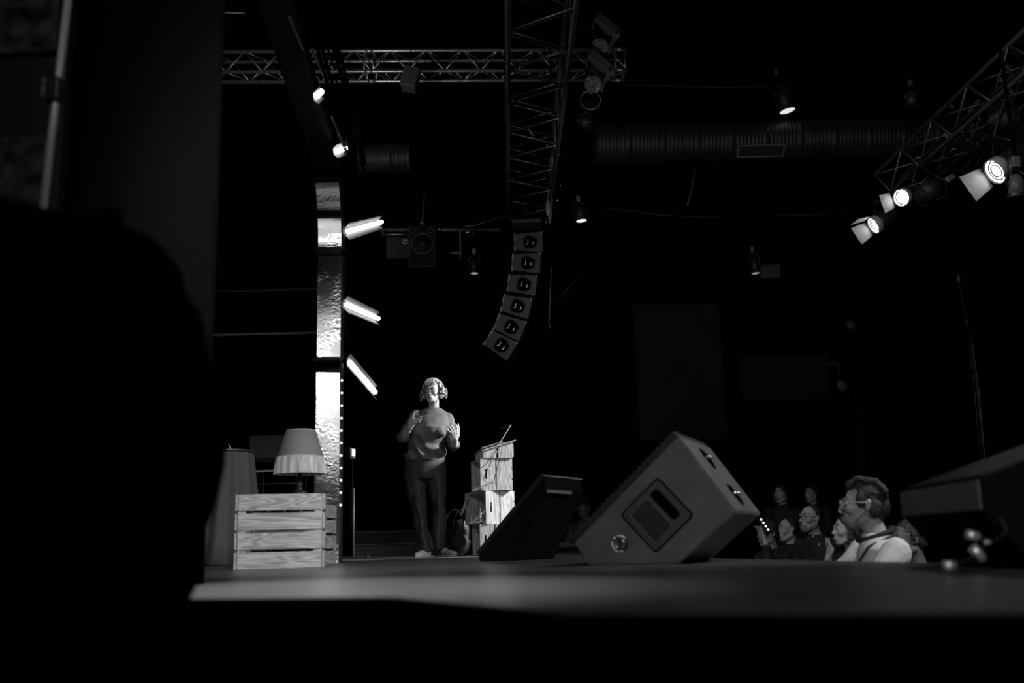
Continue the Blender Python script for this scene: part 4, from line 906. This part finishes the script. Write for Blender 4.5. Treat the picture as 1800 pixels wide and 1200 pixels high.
can('small can light with a pale rim above the far grey vent box', 1328, 479, 15, -4, .065, .25, lens=mat('dim_lens2', 1, .3, emit=.25))
can('unlit can light beside the end of the long duct', 1031, 224, 13, 0, .1, .16, lit=False)
q = P(1350, 482, Y=15.5); t = thing('air_vent_box', 'faint grey vent box beside a small can light on the far side', 'vent box', q)
b = B(); box(b, (0, 0, 0), (.31, .3, .19)); obj('box_body', b, mat('vent_box_grey', .06, .7, bump=.3, bscale=30), t); b = B(); box(b, (.0, -.1, .12), (.34, .05, .012)); obj('lip', b, mat('vent_box_lip', .12, .5), t); hang(t, t.location)
# moving heads on the dark truss
for lab_, px, py in (('upper of two unlit moving-head lights right of the dark overhead truss', 1055, 82), ('lower of two unlit moving-head lights right of the dark overhead truss', 1043, 147)):
    q = P(px, py, Y=8.6); t = thing('moving_head_light', lab_, 'stage light', q, rot=M.Rotation(math.radians(20), 4, 'Y'), group='unlit moving-head lights')
    MH = mat('moving_head_shell', .035, .4)
    b = B(); lathe(b, [(.02, .09), (.07, .07), (.085, .02), (.08, -.05), (.055, -.06), (.001, -.05)], M.Rotation(math.radians(-60), 4, 'X') @ M(), 24); h_ = obj('head', b, MH, t, True)
    for r_ in (.035, .055, .072): b = B(); torus(b, r_, .004, M.Rotation(math.radians(-60), 4, 'X') @ M.Translation((0, 0, -.062)), 24, 6); obj('lens_ring', b, mat('lens_ring_grey', .10, .35, .4), h_, True)
    b = B(); box(b, (-.09, 0, .10), (.025, .08, .22), M.Rotation(math.radians(-30), 3, 'Y'), bev=.008); box(b, (.09, 0, .06), (.025, .08, .2), bev=.008); obj('yoke', b, MH, t)
    b = B(); box(b, (-.0, 0, .20), (.26, .18, .09), M.Rotation(math.radians(25), 3, 'Y'), bev=.01); ell(b, (.13, -.1, .12), (.02, .01, .035)); obj('base', b, MH, t)
q = P(1038, 176, Y=8.6); t = thing('par_light', 'unlit round lantern with a thin rim below the moving-head lights', 'stage light', q)
b = B(); torus(b, .092, .003, M.Rotation(PI/2, 4, 'X'), 36, 6); r_ = obj('rim', b, mat('rim_grey', .14, .4), t, True)
b = B(); lathe(b, [(.09, 0), (.085, -.1), (.05, -.18), (.001, -.18)], M.Rotation(PI/2, 4, 'X'), 32); obj('housing', b, VOID, t, True)
b = B(); [box(b, (-.06+.03*i, -.01, .075+.01*math.sin(i*2)), (.018, .02, .016)) for i in range(5)]; obj('clamp', b, mat('clamp_bits', .15, .4, .5), t); hang(t, t.location+V((0, .05, .08)))

def fresnel(label, px, py, Y, dirv, s=1., rings=True, ballpx=None):
    """lit lantern with barn doors; dirv: the way it points"""
    q = P(px, py, Y=Y); d = V(dirv).normalized(); R = d.to_track_quat('-Z', 'Y').to_matrix().to_4x4()
    t = thing('fresnel_spotlight', label, 'stage light', q, rot=R)   # local -z is the beam
    b = B(); lathe(b, [(.085*s, .0), (.09*s, .06*s), (.09*s, .2*s), (.06*s, .26*s), (.001, .26*s)], seg=30); obj('housing', b, mat('spotlight_black', .02, .45), t, True)
    b = B(); lathe(b, [(.001, -.012*s), (.05*s, -.01*s), (.08*s, -.002*s)], seg=30); obj('lens', b, LENS, t, True)
    b = B(); lathe(b, [(.096*s, .01*s), (.096*s, -.05*s), (.090*s, -.05*s), (.090*s, .01*s), (.096*s, .01*s)], seg=30); rg = obj('lens_tube', b, mat('inner_tube', .3, .5), t, True)
    if rings:
        for k in range(3): b = B(); torus(b, .09*s, .0025*s, M.Translation((0, 0, -.012*s*(k+1))), 30, 6); obj('louvre_ring', b, STEEL, rg, True)
    tocam = (CAMP-q).normalized()
    for r__ in (.045, .068): b = B(); torus(b, r__*s, .0055*s, M.Translation((0, 0, -.03*s)), 30, 6); obj('louvre_ring', b, BLACK, rg, True)
    for a in range(4):   # open flaps
        Ra = rotz(a*PI/2)
        if (R @ Ra @ V((0, 1, 0))).dot(tocam) > -.05: continue
        b = B(); w0, w1, h0, h1 = .08*s, .105*s, .095*s, .135*s
        vs = [Ra @ V(c) for c in ((-w0, h0, -.05*s), (w0, h0, -.05*s), (w1, h1, -.2*s), (-w1, h1, -.2*s))]
        b.faces.new([b.verts.new(v) for v in vs]); bmesh.ops.solidify(b, geom=b.faces[:], thickness=.003); obj('barn_door', b, mat('barn_door_metal', .35, .5), t)
    b = B(); tube(b, [(.1*s, 0, .1*s), (.12*s, .12*s, .12*s), (0, .22*s, .12*s), (-.12*s, .12*s, .12*s), (-.1*s, 0, .1*s)], .008*s, 6); obj('yoke', b, DSTEEL, t, True)
    p_ = q+R.to_3x3() @ V((0, .22*s, .12*s)); b = B(); tube(b, [p_, V((3.79, min(p_.y, 9.5), 3.37))], .012, 6)
    for v in b.verts: v.co = R.to_3x3().inverted() @ (v.co-q)
    obj('hook_clamp', b, DSTEEL, t)
    return t
fresnel('largest lit spotlight with open barn doors near the right edge', 1757, 297, 7.0, (-1, -.10, -.60), 1.05)
fresnel('round lit spotlight on the slanting right truss, middle of three', 1588, 346, 8.6, (-.78, -.50, -.35), .85, False)
fresnel('lowest lit spotlight with barn doors below the end of the slanting truss', 1541, 393, 9.6, (-1, -.06, -.56), .95)
can('unlit lantern between the two lit spotlights on the slanting truss', 1618, 345, 8.2, 60, .09, .2, lit=False, rod=.42)
can('unlit round lantern above the largest lit spotlight', 1757, 227, 7.4, 20, .10, .2, lit=False, rod=.36, body=mat('grey_lantern', .05, .5))
can('unlit lantern on a pipe at the extreme right below the large spotlight', 1787, 345, 6.4, 5, .05, .15, lit=False, body=mat('grey_lantern2', .12, .4))
can('small unlit lantern high up left of the slanting truss', 1604, 185, 12.0, 0, .07, .2, lit=False, body=mat('grey_lantern3', .05, .4))
# cables and clamps on the slanting truss
t = thing('truss_cables', 'tangled dark cables with glinting clamps along the slanting right truss', 'cable', (4.0, 7.4, 3.4)); rs = random.Random(11)
for k in range(16):
    y0 = rs.uniform(5.4, 8.4); b = B(); x0 = 4.0+rs.uniform(-.12, .2); pts = []
    for i in range(9): f = i/8; pts.append((x0+rs.gauss(0, .02), y0+f*rs.uniform(.8, 1.1), 3.42-.22*math.sin(PI*f)*rs.uniform(.5, 1.1)+.25*(k % 3)*.4))
    tube(b, pts, .008, 6); obj('cable', b, mat('cable_sheath', .03, .35), t, True, True)
for k in range(34):
    y0 = rs.uniform(5.6, 8.8); b = B(); q = V((4.0+rs.uniform(-.2, .25), y0, 3.45+rs.uniform(-.22, .25))); box(b, q, (rs.uniform(.015, .05), .03, rs.uniform(.01, .03)), M.Rotation(rs.uniform(-1, 1), 3, 'Y')); obj('clamp', b, mat('clamp_glint', .5, .3, .6) if k < 1 else bpy.data.materials['clamp_glint'], t, False, True)
# cables and shackles on the right side of the dark truss
t = thing('hanging_cable_loom', 'dark cable loom with bright bits hanging at the end of the dark truss', 'cable', P(968, 300, Y=10.2))
for k in range(4):
    b = B(); tube(b, [P(975+4*math.sin(k*2+i)-i*1.6, 240+i*22, Y=10.2+.03*k) for i in range(8)], .014 if k < 2 else .008, 8); obj('cable', b, mat('loom_sheath', .03, .4), t, True, True)
for px, py, a_ in ((970, 285, .1), (963, 365, -.1)): b = B(); ell(b, P(px, py, Y=10.1), (.03, .03, .10)); obj('cable_connector', b, mat('grey_connector', .09, .45), t, True, True)
for px, py in ((977, 229), (984, 271), (980, 352), (974, 258), (962, 254), (960, 390), (985, 326)): b = B(); ell(b, P(px, py, Y=10.1), .014); obj('shackle', b, CHROME, t, True, True)
b = B(); tube(b, [P(928, 225, Y=9.5), P(940, 243, Y=9.6), P(958, 250, Y=9.8), P(972, 247, Y=10)], .007, 6); obj('cable', b, STEEL, t, True, True)
# thin sagging cable from pipe to truss, and far cables
def wire(label, pts, Y, r, m, cat='cable'):
    q = [P(x, y, Y=Y) for x, y in pts]; o = q[len(q)//2]; b = B(); tube(b, q, r, 6); c_ = B()
    for k_ in (q[0], q[-1]): tube(c_, [k_, V((k_.x, k_.y, 8.49))], .003, 5)
    z_ = tag(obj('cable', b, m, smooth=True, origin=o), label, cat); obj('suspension_wire', c_, VOID, z_, False, True)
wire('thin pale cable sloping from the speaker pipe up to the dark truss', [(812, 399), (835, 396), (860, 388), (888, 380)], 12.0, .006, mat('thin_cable', .12, .5))
wire('long sagging cable under the duct on the far side', [(1060, 366), (1110, 371), (1160, 378), (1240, 382), (1320, 377)], 15, .012, mat('far_cable', .03, .5))
wire('second sagging cable under the duct, further right', [(1360, 377), (1430, 378), (1500, 373)], 15, .012, bpy.data.materials['far_cable'])
wire('thin cable running right from the end of the pale truss', [(1100, 150), (1180, 151), (1260, 153), (1350, 153)], 12.2, .008, bpy.data.materials['far_cable'])
wire('thin vertical cable with a hook right of the hanging speaker stack', [(969, 470), (967, 520), (965, 570), (968, 577)], 11.5, .006, bpy.data.materials['thin_cable'])
wire('faint diagonal brace right of the hanging speaker stack', [(1020, 482), (1000, 505), (980, 528)], 16, .02, bpy.data.materials['far_cable'], 'brace')
wire('dim hanging strap below the duct', [(1221, 292), (1218, 320), (1213, 345), (1208, 362)], 13, .02, mat('strap_grey', .035, .6), 'strap')
wire('short thin rail at the upper left beside the drape', [(386, 22), (430, 23)], 11, .01, bpy.data.materials['thin_cable'], 'rail')
t = thing('rigging_lines', 'bundle of thin hoist lines slanting down on the right side', 'cable', P(1715, 700, Y=12))
for k, (x0, x1) in enumerate(((1699, 1724), (1703, 1729), (1706, 1732))): b = B(); tube(b, [P(x0, 575+4*k, Y=12), P((x0+x1)/2+2, 690, Y=12), P(x1, 815, Y=12)], .007, 6); obj('line', b, mat('line_grey', .18, .5) if k == 2 else mat('line_dim', .05, .5), t, True, True)
hang(t, P(1684, 476, Y=12)); b = B(); tube(b, [P(1684, 476, Y=12), P(1686, 500, Y=12), P(1695, 540, Y=12), P(1699, 570, Y=12)], .006, 6); obj('line', b, mat('line_faint', .03, .5), t, True, True)
for px, py in ((1685, 490), (1700, 567)): b = B(); ell(b, P(px, py, Y=12), (.03, .03, .06)); obj('pulley', b, mat('pulley_grey', .12, .4, .4), t, True, True)
# far right round things
q = P(1495, 571, Y=16.5); b = B(); ell(b, (0, 0, 0), (.078, .05, .078), sub=3); tag(obj('round_lamp', b, mat('dull_globe', .10, .7, var=.4, vscale=20), smooth=True), 'faint round grey lamp high on the far right stand', 'lamp').location = q
q = P(1480, 678, Y=16.5); t = thing('round_fan', 'faint grey disc with a dark hub low on the far right wall', 'disc', q)
b = B(); lathe(b, [(.03, .05), (.07, .045), (.11, .0), (.11, -.01), (.001, -.01)], M.Rotation(PI/2, 4, 'X') @ M.Rotation(.5, 4, 'Y'), 32); obj('disc', b, mat('dull_disc', .12, .6, var=.3, vscale=25), t, True)
b = B(); torus(b, .03, .008, M.Translation((.02, -.055, 0)) @ M.Rotation(PI/2, 4, 'X'), 20, 6); obj('hub_ring', b, mat('hub_ring', .2, .5), t, True)
q = P(1475, 640, Y=16.5); t = thing('wall_bracket', 'faint bent bracket above the grey disc at far right', 'bracket', q)
b = B(); tube(b, [P(1455, 638, Y=16.5), P(1472, 639, Y=16.5), P(1475, 645, Y=16.5), P(1475, 655, Y=16.5)], .015, 6); obj('arm', b, mat('bracket_grey', .07, .6), t, True, True)
t = thing('lamp_stand', 'dim double-pole stand below the round lamp at far right', 'stand', (P(1497, 600, Y=16.6).x, 16.6, FLOORZ))
for dx in (-.03, .03): b = B(); tube(b, [(dx, 0, .02), (dx, 0, P(1497, 575, Y=16.6).z+1)], .01, 6); obj('pole', b, mat('stand_dim', .015, .6), t, True)
b = B(); box(b, (0, 0, .01), (.4, .4, .02)); obj('stand_base', b, BLACK, t)
# faint unreadable lettering: strokes only, as in the photograph
def strokes(label, xs, y0, y1, Y, m):
    q = P(xs[0], (y0+y1)/2, Y=Y); b = B()
    for i, x in enumerate(xs):
        a_, c_ = P(x, y0+(2 if i in (2, 3) else 0), Y=Y), P(x, y1, Y=Y); box(b, (a_+c_)/2, (.014, .01, a_.z-c_.z))
    for i in (0, 2, 5):
        if i+1 < len(xs): a_, c_ = P(xs[i], y0, Y=Y), P(xs[i+1], y0, Y=Y); box(b, (a_+c_)/2, (abs(c_.x-a_.x), .01, .012))
    b2 = obj('lettering', b, m, origin=q); tag(b2, label, 'sign')
FT = mat('faint_letters', .02, .8)
strokes('faint illegible lettering on the far wall above the white-shirted person', [1537, 1540, 1543, 1546, 1549, 1552, 1556, 1559, 1563, 1566], 825, 832, 18.99, FT)
strokes('faint illegible lettering at the extreme right edge', [1762, 1766, 1772, 1777, 1782, 1785, 1794], 736, 745, 18.99, FT)
